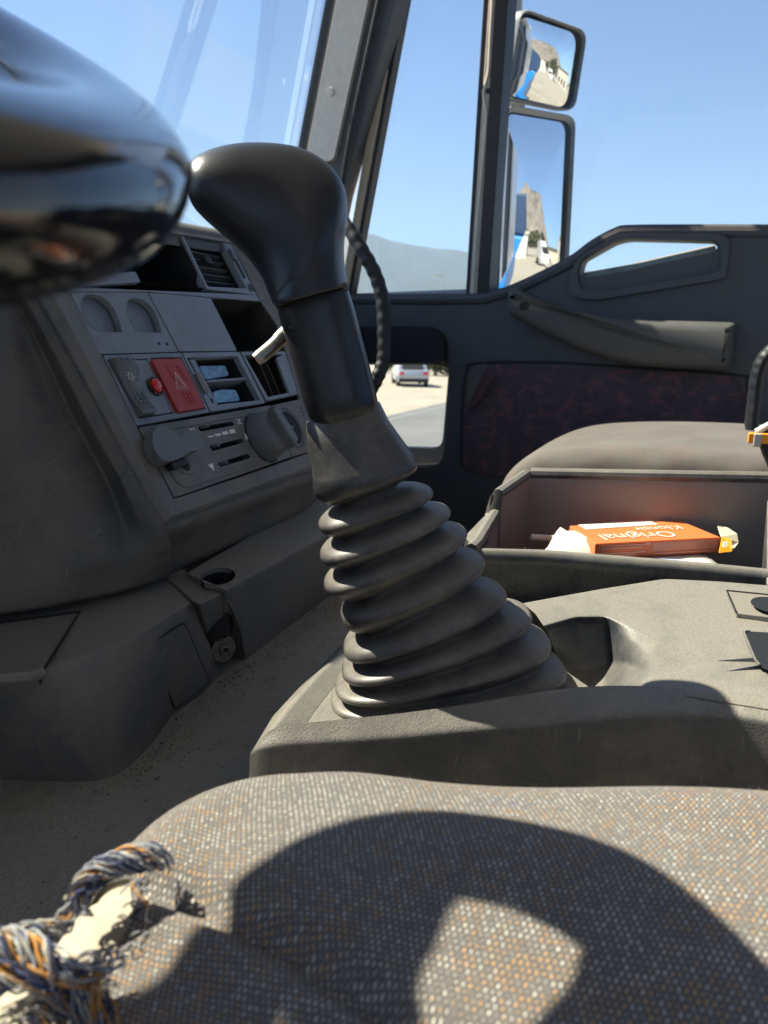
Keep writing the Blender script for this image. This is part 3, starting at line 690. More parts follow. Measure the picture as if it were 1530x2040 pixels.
# open radio slot and right pocket
dpocket('radio_slot', [(423, 594), (519, 602), (565, 690), (475, 698)], .07, 'dustydark')
new('slot_rib', *gplate([dp(505, 612, -.01), dp(507, 612, -.01), dp(546, 694, -.01), dp(543, 694, -.01)], -DN*.05), M['dustydark'], dash)
# upper row: pocket, vent
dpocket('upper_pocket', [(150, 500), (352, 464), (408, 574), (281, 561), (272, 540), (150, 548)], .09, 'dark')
dplate('upper_left_switch_row', [(138, 548), (271, 541), (281, 562), (138, 572)], .001, .005, 'panel')
vent = dplate('vent_frame', [(356, 461), (459, 485), (512, 588), (412, 576)], .002, .008, 'panel', holes=[[(362, 463), (441, 477), (492, 575), (414, 571)]])
dpocket('vent_duct', [(362, 463), (441, 477), (492, 575), (414, 571)], .05, 'dark', vent, .001, .9)
for i in range(7):
    f_ = i/7.0+.02
    L_ = dp(364+(414-364)*f_, 466+(571-466)*f_, -.001); R_ = dp(437+(490-437)*f_, 479+(574-479)*f_, -.012)
    L_ -= DN*.001
    R_ = L_+(R_-L_)*.86+DV*.003
    new('vent_slat', *gplate([L_, R_, R_-DN*.011+DV*.003, L_-DN*.011+DV*.003], DV*.0009), M['dustgrey'], vent, bevel=.0003)
    for j in range(6):
        q = L_+(R_-L_)*(.08+.15*j)-DN*.010+DV*.004
        new('vent_tooth', *gbox(q+DV*.0035, UX*.0009, DN*.004, DV*.0030), M['dustydark'], vent, smooth=False)
new('vent_tab', *gbox(dp(412, 520, -.001), UX*.005, DN*.003, DV*.004), M['dark'], vent, bevel=.001)
new('vent_slider_slot', *gplate(dps([(460, 505), (466, 505), (490, 552), (486, 556)], .0024), -DN*.001), M['dark'], vent, smooth=False)
new('vent_slider', *gbox(dp(463, 507, .004), UX*.003, DN*.002, DV*.006), M['knobdash'], vent, bevel=.0008)
new('vent_mark', *gplate(dps([(448, 480), (453, 480), (459, 492), (454, 493)], .0023), DN*.0003), M['printdim'], vent, smooth=False)
for q in range(3): new('vent_mark', *gplate(dps([(493+q*4, 566), (495+q*4, 566), (499+q*4, 580), (497+q*4, 580)], .0023), DN*.0002), M['dark'], vent, smooth=False)
# switch row
swp = dplate('switch_panel', [(204, 707), (361, 702), (418, 821), (272, 849)], .0008, .006, 'panel', holes=[[(213, 716), (294, 714), (345, 824), (276, 834)], [(300, 713), (362, 711), (411, 815), (356, 824)]])
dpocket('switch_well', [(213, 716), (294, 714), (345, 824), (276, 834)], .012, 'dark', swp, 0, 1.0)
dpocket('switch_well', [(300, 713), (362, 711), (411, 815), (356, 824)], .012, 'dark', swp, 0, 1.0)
def swblock(name, pts, o1, o0, m_, bev=.0012):
    A = rnd(shrink(dps(pts, o1), .0004), .002); c = sum(A, Vector())/len(A)
    return new(name, *gplate(A, -DN*(o1-o0)), M[m_], swp, bevel=bev, seg=3)
# light rocker: curved profile
c00, c10, c11, c01 = dp(216, 719), dp(263, 723), dp(301, 829), dp(274, 832)
rk = []
for i in range(13):
    t = i/12; off = .0085-.010*sin(pi*min(1, t*1.0))*.55+.001*t
    l, r_ = c00.lerp(c01, t), c10.lerp(c11, t)
    if i in (0, 12): off -= .002
    rk.append([l-DN*.008, l+DN*(off-.001), l.lerp(r_, .06)+DN*off, l.lerp(r_, .94)+DN*off, r_+DN*(off-.001), r_-DN*.008])
lsw = new('light_switch', *loft(rk), M['knobdash'], swp, ang=40)
ic = dp(259, 747, .0062)
new('bulb_icon', *tube(ring(ic+DV*.001, UX*.0022, DV*.0026, 14)+[ring(ic+DV*.001, UX*.0022, DV*.0026, 14)[0]], .00028, 5), M['print'], lsw)
for q in range(8):
    a_ = q*pi/4+.2; d_ = UX*cos(a_)+DV*sin(a_); new('icon_ray', *tube([ic+DV*.001+d_*.0034, ic+DV*.001+d_*.0048], .00022, 4), M['print'], lsw)
for i in range(4):
    for j in range(3):
        t = .62+.085*i; b0 = c00.lerp(c01, t).lerp(c10.lerp(c11, t), .25+.25*j)
        off = .0085-.0055*sin(pi*t)+.001*t
        new('grip_stud', *gbox(b0+DN*(off+.0004), UX*.0017, DN*.0006, DV*.0013), M['knobdash'], lsw, bevel=.0003)
for t in (.03, .36):
    for j in range(3):
        b0 = c00.lerp(c01, t).lerp(c10.lerp(c11, t), .25+.25*j); off = .0085-.0055*sin(pi*t)
        new('grip_stud', *gbox(b0+DN*(off+.0004), UX*.0016, DN*.0005, DV*.0008), M['knobdash'], lsw, bevel=.0003)
bsw = swblock('blank_switch', [(263, 717), (293, 716), (344, 822), (302, 828)], .001, -.008, 'panel')
bc = dp(302, 774, -.002)
rb = new('button_collar', *loft([ring(bc, UX*.0080, DV*.0085, 24), ring(bc+DN*.005, UX*.0076, DV*.0081, 24), ring(bc+DN*.006, UX*.0064, DV*.0070, 24), ring(bc+DN*.005, UX*.0054, DV*.006, 24)]), M['gloss'], bsw)
new('red_button', *loft([ring(bc+DN*.004, UX*.0055, DV*.0061, 24), ring(bc+DN*.0068, UX*.0053, DV*.0059, 24), ring(bc+DN*.0078, UX*.0043, DV*.0048, 24), ring(bc+DN*.0083, UX*.0022, DV*.0025, 24)]), M['redlens'], rb)
hz = swblock('hazard_switch', [(302, 715), (361, 713), (409, 812), (356, 821)], .0045, -.008, 'red', .0018)
hs = .0048
tri = dps([(350, 744), (373, 773), (353, 775)], hs)
for sc2, w_ in ((1.12, .00028), (.72, .00022)):
    tc = sum(tri, Vector())/3; T = [tc+(p-tc)*sc2 for p in tri]; new('triangle_icon', *tube(T+[T[0]], w_, 4), M['print'], hz)
for i in range(6):
    for (bx, by, dx_, n_) in ((334, 731, 4.6, 2), (352, 731, 5.2, 2)):
        a_ = (bx+i*dx_*.62, by+i*5.0); new('grip_stud', *gbox(dp(a_[0]+(3 if bx > 340 else 0), a_[1], hs-.0001), (UX*.0019+DV*(.001 if bx > 340 else 0)), DN*.0005, DV*.0008), M['red'], hz, bevel=.0002)
for i in range(3):
    for j in range(3): new('grip_stud', *gbox(dp(366+i*7+j*4, 784+j*8-i*.6, hs-.0001), UX*.0012, DN*.0005, DV*.0013), M['red'], hz, bevel=.0002)
# card pocket (two shelves) and divided pocket
cp = dplate('cassette_frame', [(362, 702), (477, 700), (529, 803), (420, 821)], .001, .006, 'panel', holes=[[(372, 713), (473, 709), (519, 797), (425, 807)]])
dpocket('cassette_bay', [(372, 713), (473, 709), (519, 797), (425, 807)], .045, 'dustydark', cp, 0, .97)
new('shelf', *gplate([dp(412, 757, -.002), dp(498, 751, -.002), dp(498, 751, -.002)-DN*.04, dp(412, 757, -.002)-DN*.04], DV*.0022), M['panel'], cp, bevel=.0004)
new('latch', *gplate(rnd(dps([(378, 716), (388, 716), (434, 806), (425, 807)], .0004), .001), -DN*.02), M['panel'], cp, bevel=.0005)
new('latch_bar', *gplate(rnd(dps([(389, 743), (396, 743), (417, 781), (409, 783)], .0035), .001), -DN*.004), M['dash'], cp, bevel=.0006)
hq = dp(422, 798, .0006); new('lock_hole', *loft([ring(hq, UX*.0022, DV*.0028, 14), ring(hq+DN*.0002, UX*.0018, DV*.0024, 14)]), M['dark'], cp)
rp = dplate('divided_pocket_frame', [(479, 700), (568, 699), (594, 786), (531, 799)], .001, .006, 'panel', holes=[[(487, 707), (562, 706), (586, 780), (534, 791)]])
dpocket('divided_pocket', [(487, 707), (562, 706), (586, 780), (534, 791)], .05, 'dustydark', rp, 0, .97)
for a_, b_ in (((512, 712), (543, 789)), ((526, 712), (557, 786))): new('divider', *gplate([dp(*a_, -.006), dp(a_[0]+2, a_[1], -.006), dp(b_[0]+2, b_[1], -.006), dp(*b_, -.006)], -DN*.04), M['dustydark'], rp)
new('pocket_flap', *gplate(rnd(dps([(551, 712), (566, 706), (592, 783), (578, 786)], .0015), .001), -DN*.003), M['panel'], rp, bevel=.0005)
# heater panel
hp = dplate('heater_panel', [(275, 852), (538, 807), (582, 910), (347, 992)], .0012, .008, 'dash', holes=[[(394, 851), (463, 839), (468, 847), (400, 860)], [(417, 889), (481, 873), (487, 881), (424, 899)], [(433, 923), (494, 903), (500, 912), (440, 930)]])
sp = dplate('socket_panel', [(539, 807), (602, 794), (617, 901), (583, 910)], .0012, .008, 'dash')
ol = rnd(dps([(301, 862), (533, 820), (572, 898), (550, 913), (372, 972), (352, 962)], .0016), .006, 6)
new('raised_outline', *tube(ol+[ol[0]], .0006, 6), M['dash'], hp)
for s_ in ([(394, 851), (463, 839), (468, 847), (400, 860)], [(417, 889), (481, 873), (487, 881), (424, 899)], [(433, 923), (494, 903), (500, 912), (440, 930)]):
    dpocket('slider_slot', s_, .012, 'dark', hp, .001, 1.0)
    q = dp(s_[0][0]+10, s_[0][1]+1, .0); new('slider_tab', *gbox(q, UX*.006, DN*.0022, DV*.0014), M['seal'], hp, bevel=.0006)
    q = dp(s_[0][0]+17, s_[0][1]-2, .0018)
    for e in (0, .0022): new('slider_notch', *gbox(q+UX*e, UX*.0004, DN*.0004, DV*.0012), M['printdim'], hp, smooth=False)
for i in range(4):
    x_, y_ = 413+i*14.3, 870.5-i*3.4; h_ = 2.2+1.9*i
    new('fan_ramp_mark', *gplate(dps([(x_, y_-h_/2), (x_+11, y_-h_/2-2), (x_+13.5, y_+h_/2-2), (x_+2, y_+h_/2)], .0016), DN*.0002), M['print'], hp, smooth=False)
for a_, b_ in (((423, 901), (478, 886)), ((425, 904), (458, 896)), ((440, 933), (502, 914))): new('slider_line', *tube([dp(*a_, .0015), dp(*b_, .0015)], .00035, 4), M['printdim'], hp)
for (cx_, cy_) in ((384, 859), (476, 840)):
    for q in range(4):
        a_ = q*pi/2+.5; d_ = UX*cos(a_)+DV*sin(a_); e_ = UX*-sin(a_)+DV*cos(a_); c_ = dp(cx_, cy_, .0015)
        new('fan_icon', *gplate([c_, c_+d_*.0036+e_*.0004, c_+d_*.0034+e_*.0022, c_+d_*.001+e_*.0012], DN*.0002), M['print'], hp, smooth=False)
new('arrow_mark', *gplate(dps([(414, 926), (424, 923), (427, 940)], .0015), DN*.0002), M['print'], hp, smooth=False)
new('arrow_mark', *gplate(dps([(486, 862), (497, 873), (490, 877)], .0015), DN*.0002), M['print'], hp, smooth=False)
T = dps([(506, 899), (513, 899), (514, 913)], .0016); new('arrow_mark', *tube(T+[T[0]], .0003, 4), M['printdim'], hp)
for c_ in ((500, 868), (504, 884)):
    T = dps([(c_[0], c_[1]), (c_[0]+5, c_[1]+3), (c_[0]+7, c_[1]+9)], .0016); new('heat_mark', *tube(T, .0003, 4), M['printdim'], hp)
# left rotary knob (broken cap with lever) 
kc = dp(355, 886, .0015)
new('knob_seat', *loft([ring(kc+DV*.006-DN*.0006, UX*.019, DV*.021, 32), ring(kc+DV*.006+DN*.0005, UX*.018, DV*.020, 32)]), M['dash'], hp)
hq = dp(369, 926, .0018); new('knob_hole', *loft([ring(hq, UX*.0052, DV*.0058, 20), ring(hq+DN*.0003, UX*.0048, DV*.0054, 20)]), M['dark'], hp)
kr = []
ax_ = (dp(415, 872, .02)-dp(338, 897, .02)).normalized(); ay_ = DN.cross(ax_).normalized()
if ay_.z < 0: ay_ = -ay_
cap = [(-.020, .000), (-.019, .006), (-.013, .013), (-.004, .016), (.004, .011), (.010, .005), (.015, .006), (.026, .007), (.029, .003), (.028, -.005), (.020, -.007), (.012, -.006), (0, -.008), (-.012, -.008), (-.018, -.006)]
kb = dp(350, 889, .014); cap = [(a_*1.2, b_*1.25) for a_, b_ in cap]
A = [kb+ax_*a_+ay_*b_ for a_, b_ in cap]; B = [p-DN*.010 for p in A]
kn = new('rotary_knob', *gplate(rnd(A, .002, 2), -DN*.011), M['knobdash'], hp, bevel=.0028, seg=3)
new('knob_stem', *tube([hq-DN*.002, kb-ay_*.004-DN*.006], [.004, .0055], 12), M['dark'], kn)
new('knob_skirt', *gbox(kb+ax_*.000-ay_*.013-DN*.007, ax_*.010, ay_*.003, DN*.004), M['seal'], kn, bevel=.0015)
# right rotary knob
rc = dp(522, 872, .0015)
rk2 = new('rotary_knob', *loft([ring(rc, UX*.021, DV*.024, 36), ring(rc+DN*.003, UX*.021, DV*.024, 36), ring(rc+DN*.010, UX*.0195, DV*.0225, 36, 2.2), ring(rc+DN*.018, UX*.0175, DV*.020, 36, 2.4), ring(rc+DN*.0205, UX*.0155, DV*.018, 36, 2.4)]), M['knobdash'], hp, ang=50)
new('knob_grip', *gbox(rc+DN*.024+UX*.002, UX*.005+DV*-.003, (DV+UX*.25)*.019, DN*.006), M['knobdash'], rk2, bevel=.002, seg=3)
new('knob_groove', *loft([ring(rc-DN*.0003, UX*.0228, DV*.026, 36), ring(rc+DN*.0004, UX*.0222, DV*.0253, 36)]), M['dark'], hp)
# lighter socket
lc = dp(580, 852, .0016)
for q, (s_, m_) in enumerate(((1.28, 'dash'), (1.12, 'panel'))):
    R_ = ring(lc+DN*.0003*(2-q), UX*.0135*s_, DV*.0170*s_, 32); new('socket_ring', *tube(R_+[R_[0]], .0007, 6), M[m_], sp)
new('lighter_socket', *loft([ring(lc+DN*.001, UX*.014, DV*.0175, 32), ring(lc+DN*.0015, UX*.0125, DV*.016, 32), ring(lc-DN*.0006, UX*.0115, DV*.015, 32)]), M['dark'], sp)
new('socket_pin', *loft([ring(lc+DN*.0005, UX*.0018, DV*.0018, 12), ring(lc+DN*.002, UX*.0014, DV*.0014, 12)]), M['steel'], sp)
for j in range(4):
    for i in range(3): new('speaker_hole', *gplate(rnd(dps([(597+i*5+j*3, 812+j*7-i), (600+i*5+j*3, 812+j*7-i), (601+i*5+j*3, 815+j*7-i), (598+i*5+j*3, 815+j*7-i)], .0014), .0004), DN*.0002), M['dark'], sp, smooth=False)

# left body, lower body
def grid_px(rows): return gridmesh([[D(a, b, c) if c > 0 else PZ(a, b, c) for a, b, c in r] for r in rows])
L = [
 [(-260, 610, .50), (-60, 604, .520), (-20, 602, .535), (10, 600, .550), (32, 597, .564), (50, 594, .560), (68, 592, .562), (82, 592, .570)],
 [(-260, 715, .50), (-60, 708, .522), (20, 708, .545), (62, 708, .566), (92, 710, .572), (112, 712, .563), (132, 715, .565), (154, 718, .574)],
 [(-260, 830, .50), (-60, 828, .522), (40, 828, .545), (110, 832, .568), (150, 838, .578), (178, 846, .566), (205, 858, .568), (236, 875, .578)],
 [(-260, 940, .50), (-60, 940, .522), (70, 942, .540), (160, 946, .564), (212, 952, .582), (240, 956, .569), (262, 960, .572), (286, 966, .582)],
 [(-260, 1060, .50), (-60, 1060, .520), (80, 1058, .534), (190, 1056, .556), (250, 1060, .578), (284, 1056, .577), (308, 1052, .577), (332, 1048, .582)],
 [(-260, 1150, .49), (-60, 1140, .516), (80, 1134, .530), (190, 1122, .551), (250, 1112, .572), (290, 1104, .580), (315, 1100, .582), (342, 1094, .588)],
 [(-260, 1225, -.194), (-60, 1226, -.197), (60, 1215, -.198), (150, 1196, -.198), (230, 1178, -.198), (285, 1162, -.198), (315, 1152, -.198), (333, 1145, -.198)],
 [(-260, 1226, -.200), (-60, 1230, -.202), (60, 1220, -.203), (150, 1202, -.203), (230, 1184, -.203), (287, 1168, -.203), (317, 1158, -.203), (336, 1151, -.203)]]
def grid_px2(rows, push=None):
    return gridmesh([[D(a, b, c) if c > 0 else PZ(a, b, c) for a, b, c in r] for r in rows])
L3 = [[D(a, b, c) if c > 0 else PZ(a, b, c) for a, b, c in r] for r in L]
L3.append([v+Vector((0, .03, 0)) for v in L3[-1]])
V, F = gridmesh(tight(L3, .26))
new('knee_bolster', V, F, M['dash2'], dash, sub=2)
ro = [[], [], [], [], [], [], []]
for i in range(8):
    t = i/7.0; X_ = .447+t*.36
    a_ = dp(327+(640-327)*t, 1046+(932-1046)*t, -.002); X_ = a_.x
    for j, (dy, dz) in enumerate(((0, 0), (-.004, -.003), (-.003, -.012), (.006, -.022), (.012, -.040), (.016, -.056), (.05, -.060))):
        ro[j].append(Vector((X_, a_.y+dy, a_.z+dz+.002)))
for r_ in ro:
    r_.append(r_[-1]+Vector((.06, .02, 0)))
new('lower_roll', *gridmesh(ro), M['dash2'], dash, sub=2)
# dashboard top and the passenger side
def dplane(X, s, off=0): # s metres up along the panel from hazard point
    return Vector((X, H0.y, H0.z))-DV*s+DN*off
tp = []
for X_ in (-.6, .2, .30, .44, .60, .73, .80, 1.1, 1.46):
    far = X_ > .78
    if X_ < .40:   prof = [dplane(X_, .0, -.02), dplane(X_, .08, -.02), dplane(X_, .115, -.03), Vector((X_, .62, .085)), Vector((X_, .80, .075)), Vector((X_, .955, .045))]
    elif not far: prof = [dplane(X_, .142, -.003), dplane(X_, .150, .001), dplane(X_, .165, .0), dplane(X_, .175, -.01), Vector((X_, .75, .105)), Vector((X_, .95, .05))]
    else:          y_ = .47+(X_-.80)*.55; prof = [Vector((X_, y_+.02, -.20)), Vector((X_, y_, -.05)), Vector((X_, y_, .01)), Vector((X_, y_+.02, .035)), Vector((X_, .5*y_+.475, .05)), Vector((X_, .952, .045))]
    tp.append(prof)
new('dash_top', *gridmesh(tp), M['dash2'], dash, bevel=.006, seg=3)
new('dash_top_step', *gplate([dplane(.44, .150, .002), dplane(.735, .150, .002), dplane(.735, .153, .002), dplane(.44, .153, .002)], DN*.002), M['dash'], dash, bevel=.0006)
new('dash_side_cheek', *gplate([dp(463, 487, -.004), dp(513, 545, -.004), dp(543, 592, -.004), dp(566, 640, -.004), dp(590, 700, -.004), dp(630, 800, -.004), dp(640, 932, -.004), dp(640, 932, -.2), dp(463, 487, -.3)], (.012, 0, 0)), M['dash'], dash, bevel=.003)
new('passenger_lower_dash', *gplate([(.78, .50, -.29), (1.46, .86, -.29), (1.46, .93, -.29), (.78, .93, -.29)], (0, 0, .10)), M['dash2'], dash, bevel=.02)

# lower left box
TB, TE = [], []
box_ = [(-260, 1235, 1345, 1556), (-60, 1236, 1346, 1558), (0, 1229, 1345, 1558), (87, 1216, 1332, 1560), (160, 1204, 1310, 1562), (205, 1193, 1296, 1558), (252, 1181, 1279, 1532), (300, 1167, 1252, 1487), (345, 1158, 1227, 1428), (384, 1204, 1205, 1388)]
lb = thing('lower_dash_box', 'scuffed dark plastic box under the dashboard with a lid and a rectangular hatch', 'storage box', PZ(200, 1550, -.30))
Tb = [(-260, 1241), (-60, 1238), (0, 1231), (87, 1218), (160, 1206), (205, 1195), (252, 1184), (287, 1171), (310, 1163), (328, 1155), (331, 1155)]
Te = [(-260, 1345), (-60, 1347), (0, 1345), (87, 1332), (160, 1312), (205, 1297), (252, 1280), (300, 1253), (345, 1227), (380, 1204), (386, 1207)]
Bt = [(-260, 1556), (-60, 1560), (0, 1558), (150, 1562), (200, 1560), (232, 1550), (262, 1530), (302, 1488), (344, 1428), (402, 1388), (443, 1345)]
r0 = [PZ(a, b, -.205)+Vector((0, .02, 0)) for a, b in Tb]; r1 = [PZ(a, b, -.206) for a, b in Tb]; r2 = [PZ(a, b, -.216) for a, b in Te]
r3_ = [p+Vector((0, .0, 0)) for p in r2]
r4 = [PZ(a, b, -.302) for a, b in Bt]
fwd = [(q-p) for p, q in zip(r2, r4)]
rA = [p-(p-o_)*.04 for p, o_ in zip(r2, r1)]
rB = [p+(q-p)*.06 for p, q in zip(r2, r4)]
rows = [r0, r1, [a.lerp(b, .5)+Vector((0, 0, .001)) for a, b in zip(r1, r2)], rA, rB, [a.lerp(b, .5) for a, b in zip(r2, r4)], r4]
V, F = gridmesh(rows)
e_ = [r[-1] for r in rows]; base = len(V); V += [p+Vector((.004, .08, 0)) for p in e_]
for j in range(len(e_)-1): F.append(((j)*11+10, (j+1)*11+10, base+j+1, base+j))
new('body', V, F, M['dash'], lb, bevel=.004, seg=3, bang=28)
def groove(name, pts, par, m_='dark', r=.0009): return new(name, *tube(pts, r, 6), M[m_], par)
q = [PZ(a, b, -.2158) for a, b in ((-260, 1244), (0, 1241), (157, 1221), (86, 1331))]
lid = new('lid', *gplate([PZ(-260, 1246, -.205), PZ(-60, 1247, -.2055), PZ(0, 1242, -.206), PZ(156, 1221, -.207), PZ(87, 1330, -.2125), PZ(0, 1346, -.2125), PZ(-260, 1348, -.2125)], (0, 0, -.003)), M['dash'], lb, bevel=.001)
new('lid_lip', *tube([PZ(-260, 1356, -.2145), PZ(-40, 1357, -.2145), PZ(60, 1348, -.2145), PZ(84, 1340, -.2150)], .0042, 10), M['dash'], lb)
groove('lid_gap', [PZ(-260, 1243, -.2045), PZ(0, 1239, -.2050), PZ(159, 1218, -.2058), PZ(88, 1333, -.2125), PZ(80, 1362, -.222)], lb)
# hatch on the front face: interpolate on the face
def face(px, py):
    A = PZ(343, 1428, -.302); Bp = PZ(402, 1388, -.302); Cc = PZ(345, 1227, -.216); 
    n = (Bp-A).cross(Cc-A).normalized(); return PP(px, py, A, n), n
fn = face(300, 1300)[1]; fn = fn if fn.y < 0 else -fn
hp_ = rnd([face(a, b)[0]+fn*.0015 for a, b in ((296, 1281), (364, 1239), (414, 1357), (346, 1412))], .004)
groove('hatch_gap', hp_+[hp_[0]], lb, 'dark', .0007)
new('hatch', *gplate([p+fn*.0006 for p in shrink(hp_, .0009)], -fn*.006), M['dash'], lb, bevel=.0012)
# tray ledge with cup hole
lg = thing('cup_holder_ledge', 'dark ledge under the centre panel with an oval cup hole and round hinge screw', 'ledge', PZ(470, 1300, -.30))
far_ = [PZ(388, 1124, -.200), PZ(480, 1076, -.200), PZ(631, 998, -.200), PZ(631, 998, -.2)+Vector((.06, 0, 0))]
near_ = [PZ(451, 1176, -.214), PZ(540, 1122, -.211), PZ(640, 1062, -.208), PZ(640, 1062, -.208)+Vector((.06, 0, 0))]
nearb = [PZ(489, 1318, -.302), PZ(575, 1252, -.302), PZ(660, 1187, -.302), PZ(660, 1187, -.302)+Vector((.06, 0, 0))]
midb = [a.lerp(b, .55)+Vector((0, -.004, 0)) for a, b in zip(near_, nearb)]
hcx = PP(435, 1146, PZ(451, 1176, -.2135), (far_[1]-near_[0]).cross(Vector((1, 0, 0))).normalized())
hol = ring(hcx, (.019, .0, 0), (0, .0105, .002), 24)
tn_ = (far_[1]-near_[0]).cross(Vector((1, 0, 0))).normalized()
P0_ = near_[0]
def onp(p): return Vector((p.x, p.y, P0_.z+ (-(tn_.x*(p.x-P0_.x)+tn_.y*(p.y-P0_.y)))/tn_.z))
top_ = [onp(PZ(372, 1134, -.2)), onp(far_[2]), onp(far_[3]), onp(near_[3]), onp(near_[2]), onp(near_[0])]
new('top', *gplate(top_, (0, 0, -.004), [[onp(p) for p in hol]]), M['dash'], lg, bevel=.0015, seg=3)
new('cup_hole', *loft([[onp(p) for p in hol], [onp(p)+Vector((0, .004, -.05)) for p in hol]], False, True), M['dark'], lg)
nn = [onp(p) for p in near_]
new('front', *gridmesh([[p+Vector((0, .0015, -.001)) for p in nn], midb, nearb]), M['dash'], lg, bevel=.003)
new('hinge_cheek', *gplate([PZ(333, 1150, -.2045), PZ(370, 1133, -.203), PZ(413, 1178, -.215), PZ(450, 1177, -.217), PZ(446, 1226, -.24), PZ(452, 1290, -.283), PZ(418, 1288, -.27), PZ(398, 1203, -.2165)], (.002, .02, -.002)), M['dash'], lg, bevel=.002)
new('end_cap', *gplate([PZ(451, 1178, -.2145), PZ(444, 1225, -.24), PZ(453, 1268, -.27), PZ(492, 1318, -.302), PZ(500, 1300, -.295), PZ(470, 1200, -.23)], (.0, .03, 0)), M['dash'], lg, bevel=.001)
wc = PZ(446, 1293, -.272); wn = Vector((-.35, -.93, .12)).normalized(); wu = wn.cross(Vector((0, 0, 1))).normalized(); wv = wn.cross(wu)
sw = new('washer', *loft([ring(wc-wn*.004, wu*.0115, wv*.0115, 28), ring(wc, wu*.0115, wv*.0115, 28), ring(wc+wn*.0008, wu*.0105, wv*.0105, 28)]), M['worn'], lg)
new('screw_head', *loft([ring(wc, wu*.005, wv*.005, 16), ring(wc+wn*.003, wu*.0045, wv*.0045, 16), ring(wc+wn*.0034, wu*.002, wv*.002, 16)]), M['worn'], sw)
new('screw_tip', *loft([ring(wc+wn*.003, wu*.002, wv*.002, 10), ring(wc+wn*.006, wu*.0015, wv*.0015, 10)]), M['dark'], sw)
# blue packets
for i, (pts, lab) in enumerate(((((396, 729), (448, 727), (457, 748), (410, 756)), 'blue plastic packet on the upper shelf of the cassette bay'), (((424, 781), (440, 776), (470, 777), (479, 798), (430, 803)), 'blue plastic packet in the lower half of the cassette bay'))):
    P = rnd(dps(pts, -.010), .003)
    r_ = thing('packet', lab, 'packet', sum(P, Vector())/len(P), 'blue packets in the dashboard'); new('wrapper', *gplate(P, -DN*.012), M['bluefilm'], r_, bevel=.003, seg=2)

# ================================================================== GEAR LEVER
gl = thing('gear_lever', 'tall black gear lever with chunky knob, chrome trigger and ribbed rubber gaiter', 'gear lever', PX(885, 1400, .43))
FH = Vector((cos(YAW), sin(YAW), 0))
def gring(L_, R_, X_, br, n=48, e=2.25, e2=None, dd=0.0):
    mx, my = (L_[0]+R_[0])/2, (L_[1]+R_[1])/2; c = PX(mx, my, X_); d = c.dot(fw)+dd; c = D(mx, my, d)
    a1 = (D(R_[0], R_[1], d)-D(L_[0], L_[1], d))*.5
    a2 = FH-a1*(FH.dot(a1)/a1.length_squared); a2 = a2.normalized()*a1.length*br
    return ring(c, a1, a2, n, e)
folds = [((634, 1043), (860, 974)), ((637, 1107), (894, 1011)), ((645, 1166), (926, 1052)), ((681, 1230), (960, 1107)), ((684, 1294), (1002, 1171)), ((681, 1334), (1052, 1212)), ((668, 1366), (1091, 1267)), ((660, 1390), (1122, 1322)), ((641, 1410), (1146, 1358)), ((625, 1428), (1160, 1380))]
XG = lambda i: .412+.022*i/9
pk0 = ((655, 985), (822, 935)); seq = [pk0]+folds
rings = []
insl = [34, 54, 54, 58, 56, 52, 38, 26, 20, 16, 14]; insr = [48, 80, 88, 88, 92, 94, 86, 70, 52, 36, 24]
rings.append(gring((668, 940), (800, 900), .41, .8))
NS = 12
for i in range(len(folds)):
    (l, r_), X_ = folds[i], XG(i)
    pl, pr = seq[i]; nl, nr = (folds[i+1] if i+1 < len(folds) else ((622, 1446), (1165, 1400)))
    for k_ in range(NS+1):
        s_ = (k_/NS-.5)                     # -.5..+.5 about this fold's peak
        if i and k_ == 0: continue
        if s_ < 0: t = -s_; L_ = (l[0]+(pl[0]-l[0])*t, l[1]+(pl[1]-l[1])*t); R_ = (r_[0]+(pr[0]-r_[0])*t, r_[1]+(pr[1]-r_[1])*t)
        else: t = s_; L_ = (l[0]+(nl[0]-l[0])*t, l[1]+(nl[1]-l[1])*t); R_ = (r_[0]+(nr[0]-r_[0])*t, r_[1]+(nr[1]-r_[1])*t)
        q = max(0, 1-abs(2*s_)**2.0)**.62; ql = insl[i+(1 if s_ > 0 else 0)]*(1-q); qr = insr[i+(1 if s_ > 0 else 0)]*(1-q)
        rings.append(gring((L_[0]+ql, L_[1]-ql*.15), (R_[0]-qr, R_[1]+qr*.22), X_, .80-.032*(i+s_), 72, 2.6))
new('gaiter', *loft([r if len(r) == 72 else ring(sum(r, Vector())/len(r), (r[0]-sum(r, Vector())/len(r)), (r[12]-sum(r, Vector())/len(r)), 72, 2.3) for r in rings], False, True), M['rubber'], gl, ang=180)
cl = [((624, 850), (742, 812)), ((614, 838), (750, 797)), ((610, 843), (757, 802)), ((612, 892), (775, 838)), ((621, 928), (800, 873)), ((623, 950), (820, 900)), ((623, 972), (833, 918)), ((630, 990), (830, 930)), ((652, 1002), (812, 945)), ((672, 996), (796, 948))]
new('collar', *loft([gring(a, b, .41, .84, 64, 2.4) for a, b in cl], False, True), M['rubber'], gl, ang=60)
sh_ = [((553, 612), (694, 576)), ((554, 622), (697, 586)), ((560, 645), (706, 615)), ((574, 690), (720, 668)), ((590, 745), (735, 722)), ((604, 800), (747, 770)), ((616, 832), (752, 797)), ((626, 842), (750, 806)), ((660, 870), (730, 850))]
shaft = new('shaft', *loft([gring(a, b, .405, .78, 48, 2.6) for a, b in sh_], True, True), M['shaft'], gl, ang=50)
